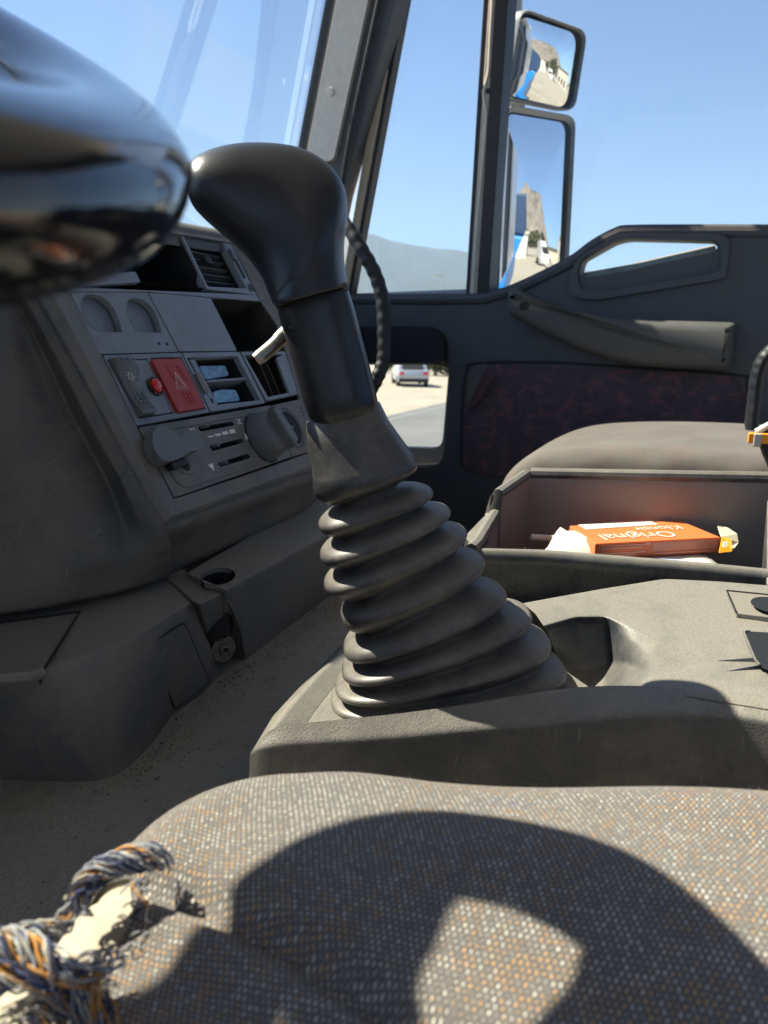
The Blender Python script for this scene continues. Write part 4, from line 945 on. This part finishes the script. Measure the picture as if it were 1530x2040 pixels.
kn_ = [((384, 350), (384, 374)), ((386, 332), (386, 396)), ((396, 318), (392, 418)), ((415, 307), (412, 440)), ((440, 297), (438, 463)), ((475, 289), (468, 488)), ((515, 286), (492, 512)), ((558, 288), (509, 533)), ((600, 296), (521, 551)), ((637, 314), (529, 567)), ((664, 337), (535, 582)), ((684, 368), (540, 593)), ((692, 402), (543, 600)), ((691, 440), (545, 604)), ((686, 475), (547, 607)), ((685, 508), (549, 609)), ((688, 540), (551, 610)), ((693, 572), (553, 612))]
kr_ = []
bt = [.010, .028, .043, .052, .055, .055, .053, .051, .050, .050, .050, .050, .050, .050, .050, .052, .054, .055]
cps = [.5]*18
for i, (a, b) in enumerate(kn_):
    mx, my = (a[0]+b[0])/2, (a[1]+b[1])/2; c = PX(mx, my, .405); d = c.dot(fw)*min(1, max(0, (my-420)/190))+PX(560, 470, .405).dot(fw)*(1-min(1, max(0, (my-420)/190))); c = D(mx, my, d)
    a1 = (D(a[0], a[1], d)-D(b[0], b[1], d))*.5; a2 = FH*bt[i]*.56
    kr_.append(ring(c, a1, a2, 48, 2.15+.45*max(0, (i-10)/7)))
sr = gring((553, 612), (694, 576), .405, .78, 48, 2.6)
kr_ = [list(x) for x in zip(*[catmull(list(l_), 3) for l_ in zip(*kr_)])]
knob = new('knob', *loft(kr_), M['knob'], gl, sub=0, ang=180)
new('seam_groove', *tube([p*.998 for p in gring((551.5, 613), (695.5, 577), .405, .79, 40, 2.6)], .0006, 5), M['dark'], shaft)
def onshaft(px, py): c = PX(640, 700, .405); return D(px, py, c.dot(fw)-.0168)
for (a, b, r_) in ((669, 606, .0031), (584, 652, .0024)):
    c_ = onshaft(a, b); new('indent', *loft([ring(c_+fw*.004, cr*r_*1.1, cu*r_*1.1, 18), ring(c_-fw*.0006, cr*r_, cu*r_, 18), ring(c_-fw*.0002, cr*r_*.7, cu*r_*.7, 18)]), M['shaft'], shaft)
dT = PX(560, 670, .405).dot(fw)
tg = [D(592, 640, dT), D(566, 667, dT), D(552, 682, dT-.002), D(532, 700, dT-.004), D(514, 714, dT-.006), D(510, 717, dT-.0062)]
new('trigger', *tube(catmull(tg, 5), [.0052]*10+[.0048]*10+[.0044]*5+[.003], 16, flat=.9), M['steel'], gl, ang=60)

# ================================================================== CENTRE CONSOLE
cn = thing('centre_console', 'textured black console around the gaiter with cup recess and open pocket', 'console', PZ(1000, 1500, -.30))
def Z(pts): return [PZ(a, b, c) for a, b, c in pts]
# strips: side bottom, side top/outer edge, rim inner edge, well
side_o = Z([(498, 1500, -.240), (520, 1487, -.232), (594, 1480, -.229), (700, 1476, -.227), (800, 1468, -.225), (974, 1450, -.219), (1080, 1440, -.214), (1180, 1430, -.209), (1300, 1416, -.203), (1435, 1420, -.198), (1530, 1438, -.197), (1750, 1480, -.195)])
side_i = Z([(530, 1462, -.228), (545, 1448, -.224), (600, 1440, -.221), (700, 1432, -.219), (846, 1416, -.215), (983, 1395, -.209), (1060, 1381, -.205), (1135, 1368, -.2015), (1288, 1363, -.1985), (1405, 1380, -.193), (1530, 1400, -.191), (1750, 1440, -.189)])
side_b = [Vector((p.x-.012, p.y-(.004), -.298)) for p in side_o]
side_m = [p.lerp(q, .12) for p, q in zip(side_o, side_b)]
new('near_side', *gridmesh(tight([side_b, side_m, side_o, side_i], .3, False)), M['console'], cn, sub=2)
# inner lip falls to the well
lip = [p+Vector((.002, .001, -.001)) for p in side_i[:8]]; wl = [Vector((p.x+.006, p.y+.003, min(p.z-.006, -.2345+.0*i))) for i, p in enumerate(side_i[:8])]
new('rim_inner_wall', *gridmesh([side_i[:8], lip, wl]), M['console'], cn, sub=1)
# well floor under gaiter, front end
fe = Z([(530, 1462, -.228), (575, 1405, -.229), (625, 1350, -.230), (681, 1292, -.231), (720, 1250, -.232)])
new('well_floor', *gplate([Vector((p.x, p.y, -.2352)) for p in wl]+[Vector((.50, .05, -.2352)), Vector((.53, .10, -.2352)), Vector((.50, .21, -.2352)), Vector((.43, .225, -.2352))], (0, 0, -.003)), M['console'], cn)
fo = [Vector((p.x-.004, p.y+.010, p.z-.008)) for p in fe]; fo[0] = side_o[0].copy(); fb = [Vector((p.x-.006, p.y+.018, -.298)) for p in fe]; fb[0] = side_b[0]
fi = [Vector((p.x+.012, p.y-.012, -.2350)) for p in fe]
new('front_end', *gridmesh([fb, fo, fe, fi]), M['console'], cn, bevel=.003, seg=3)
# raised deck
ridge_ = [(1040, 1201, -.193), (1100, 1190, -.1925), (1200, 1172, -.190), (1262, 1162, -.188), (1324, 1152, -.186), (1430, 1157, -.184), (1530, 1165, -.182), (1750, 1190, -.18)]
dk1 = [(1066, 1222, -.1935), (1110, 1212, -.193), (1205, 1203, -.191), (1262, 1206, -.190), (1322, 1210, -.189), (1430, 1215, -.187), (1530, 1225, -.185), (1750, 1250, -.183)]
dk2 = [(1083, 1247, -.1945), (1147, 1229, -.194), (1205, 1228, -.193), (1252, 1246, -.192), (1312, 1268, -.191), (1430, 1275, -.189), (1530, 1285, -.187), (1750, 1310, -.185)]
dk3 = [(1090, 1256, -.200), (1150, 1242, -.201), (1208, 1246, -.201), (1250, 1272, -.1975), (1306, 1306, -.194), (1430, 1325, -.191), (1530, 1338, -.188), (1750, 1370, -.186)]
dk4 = [(1118, 1330, -.230), (1168, 1332, -.231), (1215, 1318, -.226), (1248, 1320, -.210), (1296, 1340, -.1975), (1410, 1358, -.1925), (1530, 1372, -.1895), (1750, 1410, -.187)]
dk5 = [(1128, 1366, -.2335), (1168, 1362, -.2335), (1205, 1357, -.230), (1240, 1357, -.212), (1288, 1363, -.1985), (1405, 1380, -.193), (1530, 1400, -.191), (1750, 1440, -.189)]
back = [Vector((p.x+.004, p.y, p.z-.004)) for p in Z(ridge_)]; backb = [Vector((p.x+.014, p.y, -.298)) for p in Z(ridge_)]
pocket = rnd(Z([(1481, 1258, -.1870), (1560, 1262, -.1865), (1560, 1345, -.1875), (1522, 1333, -.1880), (1505, 1320, -.1881)]), .004)
V, F = gridmesh(tight([backb, back, Z(ridge_), Z(dk1), Z(dk2), Z(dk3), Z(dk4), Z(dk5), [p+(Vector((-.014, 0, -.0022)) if i_ < 4 else Vector((-.004, 0, -.0018))) for i_, p in enumerate(Z(dk5))]], .25))
dk = new('deck', V, F, M['console'], cn, sub=2)
# join deck front with rim: small strip
# pocket insert, cup-hole plate, crack sitting 1 mm into the deck
def deckz(px, py, up_=.0012):
    t = (py-1165)/(1400-1165); return PZ(px, py, -.182-.009*t+up_-(.0)+(1530-px)*-.000016)
cpn = Z([(1449, 1177, -.1815), (1560, 1188, -.1795), (1560, 1232, -.1812), (1468, 1221, -.1832)])
dk_cut = new('cup_plate', *gplate(cpn, (0, 0, -.004)), M['dash'], cn, bevel=.0008)
groove('plate_gap', [p+Vector((-.0004, .0004, .0003)) for p in (cpn[3], cpn[0], cpn[1])], cn, 'dark', .0006)
ch = PZ(1536, 1207, -.1800)
new('cup_hole', *loft([ring(ch+Vector((0, 0, .0008)), (.016, 0, 0), (0, .0125, 0), 28), ring(ch+Vector((0, 0, .0009)), (.012, 0, 0), (0, .010, 0), 28)]), M['dark'], cn)
po = rnd(Z([(1480, 1257, -.1830), (1570, 1262, -.1825), (1570, 1345, -.1845), (1524, 1334, -.1850), (1506, 1320, -.1850)]), .004)
new('open_pocket', *loft([po, [p+Vector((0, 0, -.0006)) for p in shrink(po, .001)]], True, True), M['dark'], cn)
groove('pocket_edge', [p+Vector((0, 0, .0002)) for p in po[-5:]+po[:5]], cn, 'console', .0009)
new('crack', *gplate(Z([(1430, 1317, -.1855), (1503, 1311, -.1846), (1505, 1319, -.1846)]), (0, 0, .0003)), M['dark'], cn, smooth=False)

# ================================================================== STORAGE TRAY with its contents
ty = thing('storage_tray', 'brown-grey open storage tray between console and passenger seat', 'tray', (.78, .1, -.30))
zf = -.168
Pf = [PZ(925, 1068, -.205), PZ(965, 1022, -.196), PZ(990, 1022, -.196), PZ(1001, 985, -.175), PZ(1056, 946, -.168), PZ(1300, 951, -.161), PZ(1530, 955, -.157), PZ(1800, 962, -.155)]
Pn = [PZ(948, 1096, -.206), PZ(1080, 1099, -.205), PZ(1188, 1108, -.204), PZ(1312, 1118, -.204), PZ(1420, 1127, -.204), PZ(1530, 1138, -.204), PZ(1800, 1165, -.204)]
# near wall: rolled rim
def wallstrip(P, inn_, outv, h0, nm, m_='console', th=.010):
    rows = []
    for (dx, dz) in ((.004, -h0), (.003, -.016), (0, -.013), (0, -.006), (.002, -.0012), (.006, 0), (.012, -.0012), (.014, -.006), (.014, -h0)):
        rows.append([p+inn_*dx+Vector((0, 0, dz)) for p in P])
    return new(nm, *gridmesh(rows), M[m_], ty, ang=60)
near_t = [p for p in Pn]
wallstrip(near_t, Vector((1, 0, 0)), None, .085, 'near_wall')
M['traybrown'] = M['tray']
farp = Pf[3:]
rows = []
for (dx, dz) in ((0, -.10), (0, -.012), (0, -.003), (.002, 0), (.010, 0), (.0115, -.003), (.0115, -.10)):
    rows.append([p+Vector((dx, 0, dz)) for p in farp[1:]])
new('far_wall', *gridmesh(rows), M['tray'], ty, ang=50)
new('far_rim', *tube([p+Vector((.005, 0, .0006)) for p in farp[1:]], .0068, 10), M['console'], ty)
lw = [Pf[4], Pf[3], PZ(990, 1022, -.196), PZ(994, 1026, -.196), PZ(960, 1084, -.206), Pn[0]]
rows = [[p+Vector((0, 0, dz))+Vector((-.003, .010, 0))*q for p in lw] for (q, dz) in ((0, -.085), (0, -.002), (.3, 0), (1, 0), (1.2, -.002), (1.2, -.09))]
new('left_wall', *gridmesh(rows), M['tray'], ty, ang=50)
new('left_rim', *tube([p+Vector((-.0015, .004, .0005)) for p in lw], .0060, 8), M['console'], ty)
new('left_shelf', *gplate(Z([(925, 1067, -.205), (964, 1027, -.198), (995, 1025, -.197), (961, 1084, -.206), (948, 1096, -.207)]), (0, 0, -.012)), M['console'], ty, bevel=.002)
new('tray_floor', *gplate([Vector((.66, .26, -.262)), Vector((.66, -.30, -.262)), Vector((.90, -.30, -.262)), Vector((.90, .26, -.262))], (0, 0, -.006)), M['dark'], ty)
rr_ = [PZ(1497, 965, -.17), PZ(1497, 1115, -.22)]
new('right_wall', *gplate([Vector((.70, -.05, -.26)), Vector((.70, -.045, -.212)), Vector((.86, -.045, -.170)), Vector((.86, -.05, -.26))], (0, -.02, 0)), M['console'], ty, bevel=.003)

# carton
T4 = Z([(1186, 1083, -.2085), (1436, 1070, -.2085), (1421, 1041, -.2075), (1199, 1044, -.2075)])
fx_ = (T4[1]-T4[0]).normalized(); 
bk_ = ((T4[3]-T4[0])-fx_*(T4[3]-T4[0]).dot(fx_)); wdt = .075
bkn = bk_.normalized(); dnv = fx_.cross(bkn); dnv = dnv if dnv.z < 0 else -dnv
Lc = (T4[1]-T4[0]).length; Wc = bk_.length*1.0; Hc = .0165
ct = thing('medicine_carton', 'crumpled orange carton with upside-down white Original lettering in the tray', 'carton', T4[0]+dnv*Hc)
O_ = T4[0]
def cb(a, b, c): return O_+fx_*(a*Lc)+bkn*(b*Wc)+dnv*(c*Hc)
Vb = [cb(0, 0, 0), cb(1, 0, 0), cb(.975, 1, 0), cb(.03, 1, .0), cb(0.005, 0, 1), cb(.995, 0, 1), cb(.98, 1, 1), cb(.02, 1, 1)]
new('box', Vb, [(0, 1, 2, 3), (4, 7, 6, 5), (0, 4, 5, 1), (2, 6, 7, 3), (0, 3, 7, 4), (1, 5, 6, 2)], M['orange'], ct, bevel=.0012, seg=2)
new('side_print', *gplate([cb(.02, -.004, .08), cb(.985, -.004, .08), cb(.985, -.004, .92), cb(.02, -.004, .92)], -bkn*.0002), M['orangered'], ct, smooth=False)
for i in range(44):
    a_ = .45+i*.0119; new('table_print', *gplate([cb(a_, -.012, .12), cb(a_+.006, -.012, .12), cb(a_+.006, -.012, .66), cb(a_, -.012, .66)], -bkn*.0001), M['pinkprint'], ct, smooth=False)
for (a_, b_, c0) in ((.05, .42, .15), (.05, .36, .3), (.05, .40, .62), (.05, .32, .76), (.47, .95, .78), (.39, .43, .1)):
    new('line_print', *gplate([cb(a_, -.016, c0), cb(b_, -.016, c0), cb(b_, -.016, c0+.06), cb(a_, -.016, c0+.06)], -bkn*.0001), M['pinkprint'], ct, smooth=False)
new('white_label', *gplate([cb(.10, .72, -.02), cb(.72, .80, -.02), cb(.72, .995, -.02), cb(.10, .995, -.02)], dnv*-.0003), M['paper'], ct, smooth=False)
for i in range(7): new('barcode_line', *gplate([cb(.14+i*.035*(1+.2*(i % 2)), .76, -.03), cb(.145+i*.035*(1+.2*(i % 2)), .76, -.03), cb(.145+i*.035*(1+.2*(i % 2)), .98, -.03), cb(.14+i*.035*(1+.2*(i % 2)), .98, -.03)], dnv*-.0002), M['grey'], ct, smooth=False)
text_on(ct, 'Original', cb(.40, .27, -.05), -fx_, -bkn, .026, M['paper'])
text_on(ct, 'Klonsir', cb(.66, .60, -.05), -fx_, -bkn, .019, M['paper'])
fl = Z([(1428, 1046, -.2085), (1447, 1052, -.209), (1466, 1064, -.211), (1469, 1082, -.216), (1455, 1100, -.221), (1438, 1098, -.222), (1436, 1070, -.2095)])
new('end_flap', *gplate(fl, (.001, -.001, .0005)), M['cream'], ct, smooth=False)
new('tuck_flap', *gplate(Z([(1438, 1068, -.2080), (1456, 1074, -.2095), (1457, 1098, -.219), (1432, 1101, -.2195)]), (-.0012, -.0006, .0002)), M['amber'], ct, smooth=False)
new('flap_mark', *gplate(Z([(1440, 1079, -.2095), (1448, 1079, -.2095), (1447, 1089, -.2135), (1439, 1089, -.2135)]), (-.0022, -.0008, .0004)), M['paper'], ct, smooth=False)
def crumple(name, label, cat, base, amp, m_, seed, th=.0006, grid=9):
    rr = random.Random(seed); A, B, C_, D_ = base; rows = []
    for i in range(grid+1):
        u_ = i/grid; rows.append([A.lerp(B, j/grid).lerp(D_.lerp(C_, j/grid), u_)+Vector((0, 0, rr.uniform(-1, 1)*amp)) for j in range(grid+1)])
    o = new(name, *gridmesh(rows), M[m_], None, ang=25); s_ = o.modifiers.new('solid', 'SOLIDIFY'); s_.thickness = th; s_.offset = 0
    return tag(o, label, cat)
crumple('paper_bag', 'crumpled white paper at the left end of the tray', 'paper', Z([(1076, 1112, -.226), (1196, 1116, -.226), (1184, 1076, -.210), (1116, 1050, -.203)]), .0018, 'paper', 4, grid=5)
lf_ = crumple('leaflet', 'white leaflet with faint blue print beneath the orange carton', 'leaflet', Z([(1230, 1128, -.2265), (1442, 1134, -.2265), (1405, 1106, -.2262), (1240, 1108, -.2262)]), .0006, 'paper', 8)
pr_ = Z([(1270, 1116, -.2250), (1360, 1119, -.2250), (1362, 1115, -.2250), (1272, 1112, -.2250)])
new('blue_print', *gplate(pr_, (0, 0, .0003)), M['blueprint'], lf_, smooth=False)
pn = thing('pen', 'pale pen lying at the left end of the storage tray', 'pen', PZ(1070, 1072, -.225))
new('barrel', *tube([PZ(1058, 1070, -.222), PZ(1110, 1073, -.224)], .0035, 10), M['paper'], pn)

# ================================================================== PASSENGER SEAT
ps = thing('passenger_seat', 'dusty grey-brown passenger seat cushion beyond the tray', 'seat', (1.15, .0, -.74))
prof = [(v.y, v.z-.005) for v in [PX(a_, b_, 1.04) for a_, b_ in ((1000, 1080), (1001, 1010), (1006, 960), (1024, 930), (1058, 904), (1100, 892), (1188, 886), (1312, 886), (1435, 891), (1530, 897), (1800, 915), (2300, 930))]]
rows = []; uvs = []
Xn, Xf = 1.00, 1.46
for (y, z) in catmull([Vector((0, a, b)) for a, b in prof], 3) and [(v.y, v.z) for v in catmull([Vector((0, a, b)) for a, b in prof], 3)]:
    row = []; rr = .035
    row += [Vector((Xn+.004, y, -.29)), Vector((Xn, y-.003, min(z-.075, -.235))), Vector((Xn-.002, y-.002, z-.052))]
    for k_ in range(1, 7):
        a_ = k_/6*pi/2; row.append(Vector((Xn+rr*(1-cos(a_)), y-.002*(1-sin(a_)), z-rr+.005+rr*sin(a_))))
    for t in (.2, .4, .6, .8): row.append(Vector((Xn+rr+(Xf-Xn-2*rr)*t, y, z+.005-.012*t+.006*sin(pi*t))))
    for k_ in range(0, 7):
        a_ = k_/6*pi/2; row.append(Vector((Xf-rr+rr*sin(a_), y, z-rr-.007+rr*cos(a_))))
    row.append(Vector((Xf, y, -.29)))
    # soft wrinkles along the seam side
    for q in range(1, 5): row[q] += Vector((sin(y*170+q)*.0016+sin(y*63)*.002, 0, 0))
    rows.append(row)
new('cushion', *gridmesh(rows), M['pseat'], ps, sub=1)
seamp = [Vector((Xn-.001, y-.001, z-.024)) for (y, z) in [(v.y, v.z) for v in catmull([Vector((0, a, b)) for a, b in prof[3:]], 4)]]
new('piping', *tube(seamp, .0022, 8), M['pseat'], ps)
new('seat_plinth', *abox(.97, 1.42, -.42, .22, -.738, -.235), M['dark'], ps, bevel=.01)

# belt buckle / strap at the right edge
bk = thing('seat_belt_stalk', 'curved black ribbed strap beside the passenger door at the right picture edge', 'strap', PX(1520, 950, 1.25))
bp_ = catmull([PX(1600, 640, 1.25), PX(1545, 690, 1.25), PX(1520, 716, 1.25), PX(1508, 750, 1.25), PX(1502, 800, 1.25), PX(1498, 850, 1.25), PX(1510, 900, 1.25)], 8)
new('strap', *tube(bp_, [.0155*(1+.05*((i//2) % 2)) for i in range(len(bp_))], 12, flat=.6), M['seal'], bk)
fb_ = thing('folding_pouch', 'black pouch with an orange strip at the right picture edge on the passenger seat', 'pouch', PX(1525, 960, .9))
new('pouch_body', *gplate(PXs := [PX(1506, 866, .895), PX(1540, 850, .895), PX(1640, 850, .895), PX(1640, 990, .895), PX(1545, 965, .895), PX(1518, 905, .895)], (.03, 0, 0)), M['seal'], fb_, bevel=.003)
new('orange_strip', *gbox(PX(1560, 875, .888), (.004, 0, 0), Vector((0, -1, .03))*.033, (0, 0, .0055)), M['amber'], fb_, bevel=.0015)
new('strip_cap', *gbox(PX(1509, 876, .888), (.005, 0, 0), (0, .004, 0), (0, 0, .007)), M['grey'], fb_, bevel=.0015)
new('strip_edge', *tube([PX(1506, 860, .89), PX(1560, 830, .89)], .003, 8), M['print'], fb_)

# ================================================================== DRIVER SEAT
ds = thing('driver_seat', 'worn driver seat cushion in blue-grey woven cloth with orange flecks and a torn front edge', 'seat', (0, 0, -.30))
XR, YF, R1, RC = .258, .186, .034, .040
def seatpt(x, y, inset=0.0):
    # x,y: arc-length parameters; inner rectangle shrunk by R1, corners rounded by RC
    ix, iy = XR-R1-RC, YF-R1-RC
    qx, qy = max(x-ix, 0), max(y-iy, 0)
    if qx > 0 and qy > 0: dist = sqrt(qx*qx+qy*qy); nx, ny = qx/dist, qy/dist; sd = dist-RC
    elif qx > 0: sd, nx, ny = qx-RC, 1, 0
    elif qy > 0: sd, nx, ny = qy-RC, 0, 1
    else: sd, nx, ny = -1, 0, 0
    z = -.1735
    xs_ = .163-.30*max(0, .135-y); z += -.010*max(0, min(1, (xs_-x)/.02))+.006*sin(pi*max(0, min(1, (x-xs_)/.09)))
    z -= .0085*math.exp(-((x-xs_)/.0042)**2)
    z += .0012*sin(x*37+y*23)+.001*sin(y*51-x*19)
    r_ = R1-inset; z -= inset
    sh_ = .30*max(0, .135-y)*max(0, min(1, (x-.08)/.15)); x += sh_; z += .055*max(0, .14-y)*max(0, min(1, (x-.17)/.05))
    if sd <= 0: return Vector((x, y, z))
    bx, by = x-nx*sd, y-ny*sd; th = sd/R1
    if th < pi/2: return Vector((bx+nx*r_*sin(th), by+ny*r_*sin(th), z-r_*(1-cos(th))))
    return Vector((bx+nx*r_, by+ny*r_, z-r_-(sd-R1*pi/2)))
def frange(a, b, s): 
    n = int(round((b-a)/s)); return [a+(b-a)*i/n for i in range(n+1)]
gx, gy = frange(-.25, .33, .004), frange(-.42, .26, .004)
rj = random.Random(3); rag = [rj.uniform(-.0012, .0012) for _ in gx]
V = []; F = []; UVs = []; idx = {}
def edge_y(i): return .149+rag[i]+.014*max(0, min(1, (gx[i]-.150)/.015)) +max(0, (gx[i]-.162)/.010)*.1 if gx[i] < .172 else 9
for j, y in enumerate(gy):
    for i, x in enumerate(gx):
        ye = edge_y(i); yy = min(y, ye)
        idx[i, j] = len(V); V.append(seatpt(x, yy)); UVs.append((x+.4, yy+.5))
for j in range(len(gy)-1):
    for i in range(len(gx)-1):
        if gy[j] > min(edge_y(i), edge_y(i+1)): continue
        F.append((idx[i, j], idx[i+1, j], idx[i+1, j+1], idx[i, j+1]))
new('cushion_cover', V, F, M['weave'], ds, ang=180, uv=UVs)
V, F = gridmesh([[seatpt(x, y, .0022) for x in gx] for y in gy]); new('foam_core', V, F, M['foam'], ds, ang=180)
new('seat_base', *abox(-.22, .22, -.42, .13, -.2995, -.245), M['dark'], ds, bevel=.01)
ry = random.Random(11)
yc = ['yarn_cream', 'yarn_orange', 'yarn_blue', 'yarn_grey', 'yarn_dark', 'yarn_grey']
def yarn(p0, d0, ln, curl, col_, rad_=.00042):
    P = [p0]; d_ = d0.normalized(); ax = Vector((ry.uniform(-1, 1), ry.uniform(-1, 1), ry.uniform(-1, 1))).normalized(); n = 9
    for i in range(n):
        d_ = (d_+ax.cross(d_)*curl+Vector((0, 0, -.10))+Vector((ry.uniform(-1, 1), ry.uniform(-1, 1), ry.uniform(-1, 1)))*.12).normalized(); P.append(P[-1]+d_*ln/n)
    new('loose_yarn', *tube(catmull(P, 2), rad_, 5), M[col_], ds)
def cluster(x0, x1, n, lift, spread, lmin, lmax):
    for i in range(n):
        x = ry.uniform(x0, x1); y = .146+ry.uniform(-.005, .004)+.012*max(0, min(1, (x-.150)/.015)); p = seatpt(x, y)+Vector((0, 0, .0005))
        d_ = Vector((ry.uniform(-spread, spread), ry.uniform(.3, 1.2), ry.uniform(-.1, lift)))
        yarn(p, d_, ry.uniform(lmin, lmax), ry.uniform(-.55, .55), ry.choice(yc), ry.uniform(.00022, .0004))
def bundle(path, n, rad_, tw, seed):
    rb_ = random.Random(seed); P = catmull(path, 6); L_ = len(P)
    for i in range(n):
        ph = rb_.uniform(0, 2*pi); r_ = rad_*rb_.uniform(.25, 1.0); a0_ = rb_.uniform(0, .35); a1_ = rb_.uniform(.55, 1.0); Q = []
        for j in range(int(a0_*L_), max(int(a0_*L_)+5, int(a1_*L_))):
            p = P[min(j, L_-1)]; tt = (P[min(j+1, L_-1)]-P[max(j-1, 0)]).normalized(); s1 = tt.cross(Vector((0, .3, 1))).normalized(); s2 = tt.cross(s1)
            w_ = ph+tw*j/L_*2*pi; Q.append(p+s1*cos(w_)*r_+s2*sin(w_)*r_+Vector((rb_.uniform(-1, 1), rb_.uniform(-1, 1), rb_.uniform(-1, 1)))*.0004)
        new('loose_yarn', *tube(catmull(Q, 2), rb_.uniform(.00022, .00050), 5), M[rb_.choice(yc)], ds)
bundle([D(338, 1722, .246), D(300, 1708, .243), D(240, 1716, .240), D(185, 1748, .237), D(158, 1790, .234), D(168, 1835, .230)], 60, .0044, 1.6, 5)
bundle([D(150, 1800, .232), D(110, 1850, .226), D(40, 1862, .220), D(-60, 1870, .216)], 26, .0032, 1.2, 6)
bundle([D(-80, 1890, .213), D(10, 1885, .213), D(90, 1920, .211), D(170, 1985, .208), D(240, 2080, .200)], 62, .0064, 1.4, 7)
bundle([D(-60, 1935, .207), D(40, 1940, .208), D(130, 1945, .209), D(200, 1920, .211), D(240, 1880, .214)], 40, .0046, 1.0, 8)
cluster(.150, .164, 8, .5, .9, .006, .012)
cluster(.100, .125, 30, .5, 1.1, .006, .016)
cluster(.09, .17, 50, .3, 1.2, .003, .007)
# short fuzz along the cover
fz = []
for i in range(900):
    x, y = ry.uniform(.02, .26), ry.uniform(-.05, .17); p = seatpt(x, y); d_ = Vector((ry.uniform(-1, 1), ry.uniform(-1, 1), ry.uniform(.4, 1.4))).normalized()*ry.uniform(.0012, .003); s_ = d_.cross(Vector((1, .3, 0))).normalized()*.00006
    fz.append(([p-s_, p+s_, p+d_], [(0, 1, 2)]))
tag(new('fabric_fuzz', *cat_(*fz), M['yarn_grey'], ds, smooth=False, recalc=False), kind='stuff')

# ================================================================== STEERING WHEEL
SWC, SWT, SWR = Vector((.006, .276, .103)), radians(26), .2095
sx, sy_ = Vector((1, 0, 0)), Vector((0, cos(SWT), sin(SWT))); sn = sx.cross(sy_)
sw_ = thing('steering_wheel', 'glossy black steering wheel rim, very close at the upper left', 'steering wheel', SWC)
rings = []; NR = 160
for i in range(NR):
    a_ = 2*pi*i/NR; rad_ = sx*cos(a_)+sy_*sin(a_); g_ = 1+.02*cos(a_*3)
    bump_ = 1.0
    rr = []
    for k_ in range(28):
        b_ = 2*pi*k_/28; cr_, sr_ = cos(b_), sin(b_)
        r1 = .0205; r2 = .0134
        w_ = 1-.06*max(0, cos(b_*1-.0))**8
        rr.append(SWC+rad_*(SWR+r1*math.copysign(abs(cr_)**.92, cr_)*w_)+sn*(r2*math.copysign(abs(sr_)**.92, sr_)))
    rings.append(rr)
rings.append(rings[0])
new('rim', *loft(rings, False, False), M['wheel'], sw_, ang=180)
gr = [SWC+(sx*cos(2*pi*i/120)+sy_*sin(2*pi*i/120))*(SWR-.0218+.0004) for i in range(121)]
new('rim_seam', *tube(gr, .0008, 6, False), M['dark'], sw_)
for a_ in (radians(212), radians(332), radians(17), radians(162)):
    d_ = sx*cos(a_)+sy_*sin(a_); e_ = sx*-sin(a_)+sy_*cos(a_)
    rr = [ring(SWC+d_*t-sn*dz, e_*w, sn*.006, 20, 2.6) for t, w, dz in ((.05, .034, .035), (.10, .034, .028), (.15, .032, .014), (.180, .033, .006), (.192, .040, .003), (.203, .058, .001))]
    new('spoke', *loft(rr), M['wheel'], sw_, ang=60)
new('hub', *loft([ring(SWC-sn*.055, sx*.075, sy_*.07, 36, 2.8), ring(SWC-sn*.03, sx*.08, sy_*.075, 36, 2.8), ring(SWC-sn*.018, sx*.065, sy_*.06, 36, 2.8)]), M['wheel'], sw_, bevel=.004)
new('column', *tube([SWC-sn*.05, SWC-sn*.35], [.05, .05], 24), M['dark'], sw_)

# ================================================================== DUST AND GRIT on the floor
gt = []
rg = random.Random(21)
def bit(p, s_):
    a_ = rg.uniform(0, pi); u_ = Vector((cos(a_), sin(a_), rg.uniform(-.3, .3)))*s_; v_ = Vector((-sin(a_), cos(a_), 0))*s_*rg.uniform(.4, 1); w_ = Vector((0, 0, s_*rg.uniform(.4, .9)))
    c = p+w_*.4; return ([c+u_, c-u_, c+v_, c-v_, c+w_, c-w_], [(0, 2, 4), (2, 1, 4), (1, 3, 4), (3, 0, 4), (2, 0, 5), (1, 2, 5), (3, 1, 5), (0, 3, 5)])
lt, dkk = [], []
edge = [PZ(a, b, -.299) for a, b in ((200, 1562), (260, 1532), (302, 1490), (345, 1432), (402, 1392), (445, 1350), (490, 1322), (570, 1256), (660, 1190))]
for i in range(1300):
    if rg.random() < .5:
        t = rg.uniform(0, len(edge)-1.001); k_ = int(t); p = edge[k_].lerp(edge[k_+1], t-k_)+Vector((rg.gauss(0, .01), -abs(rg.gauss(0, .012)), 0))
    else: p = Vector((rg.uniform(.22, .8), rg.uniform(.15, .45), -.299))
    p.z = -.2995; (lt if rg.random() < .6 else dkk).append(bit(p, rg.uniform(.0003, .0011)*(1.6 if rg.random() < .05 else 1)))
tag(new('pale_grit', *cat_(*lt), M['gritlight'], smooth=False), kind='stuff')
tag(new('dark_grit', *cat_(*dkk), M['gritdark'], smooth=False), kind='stuff')
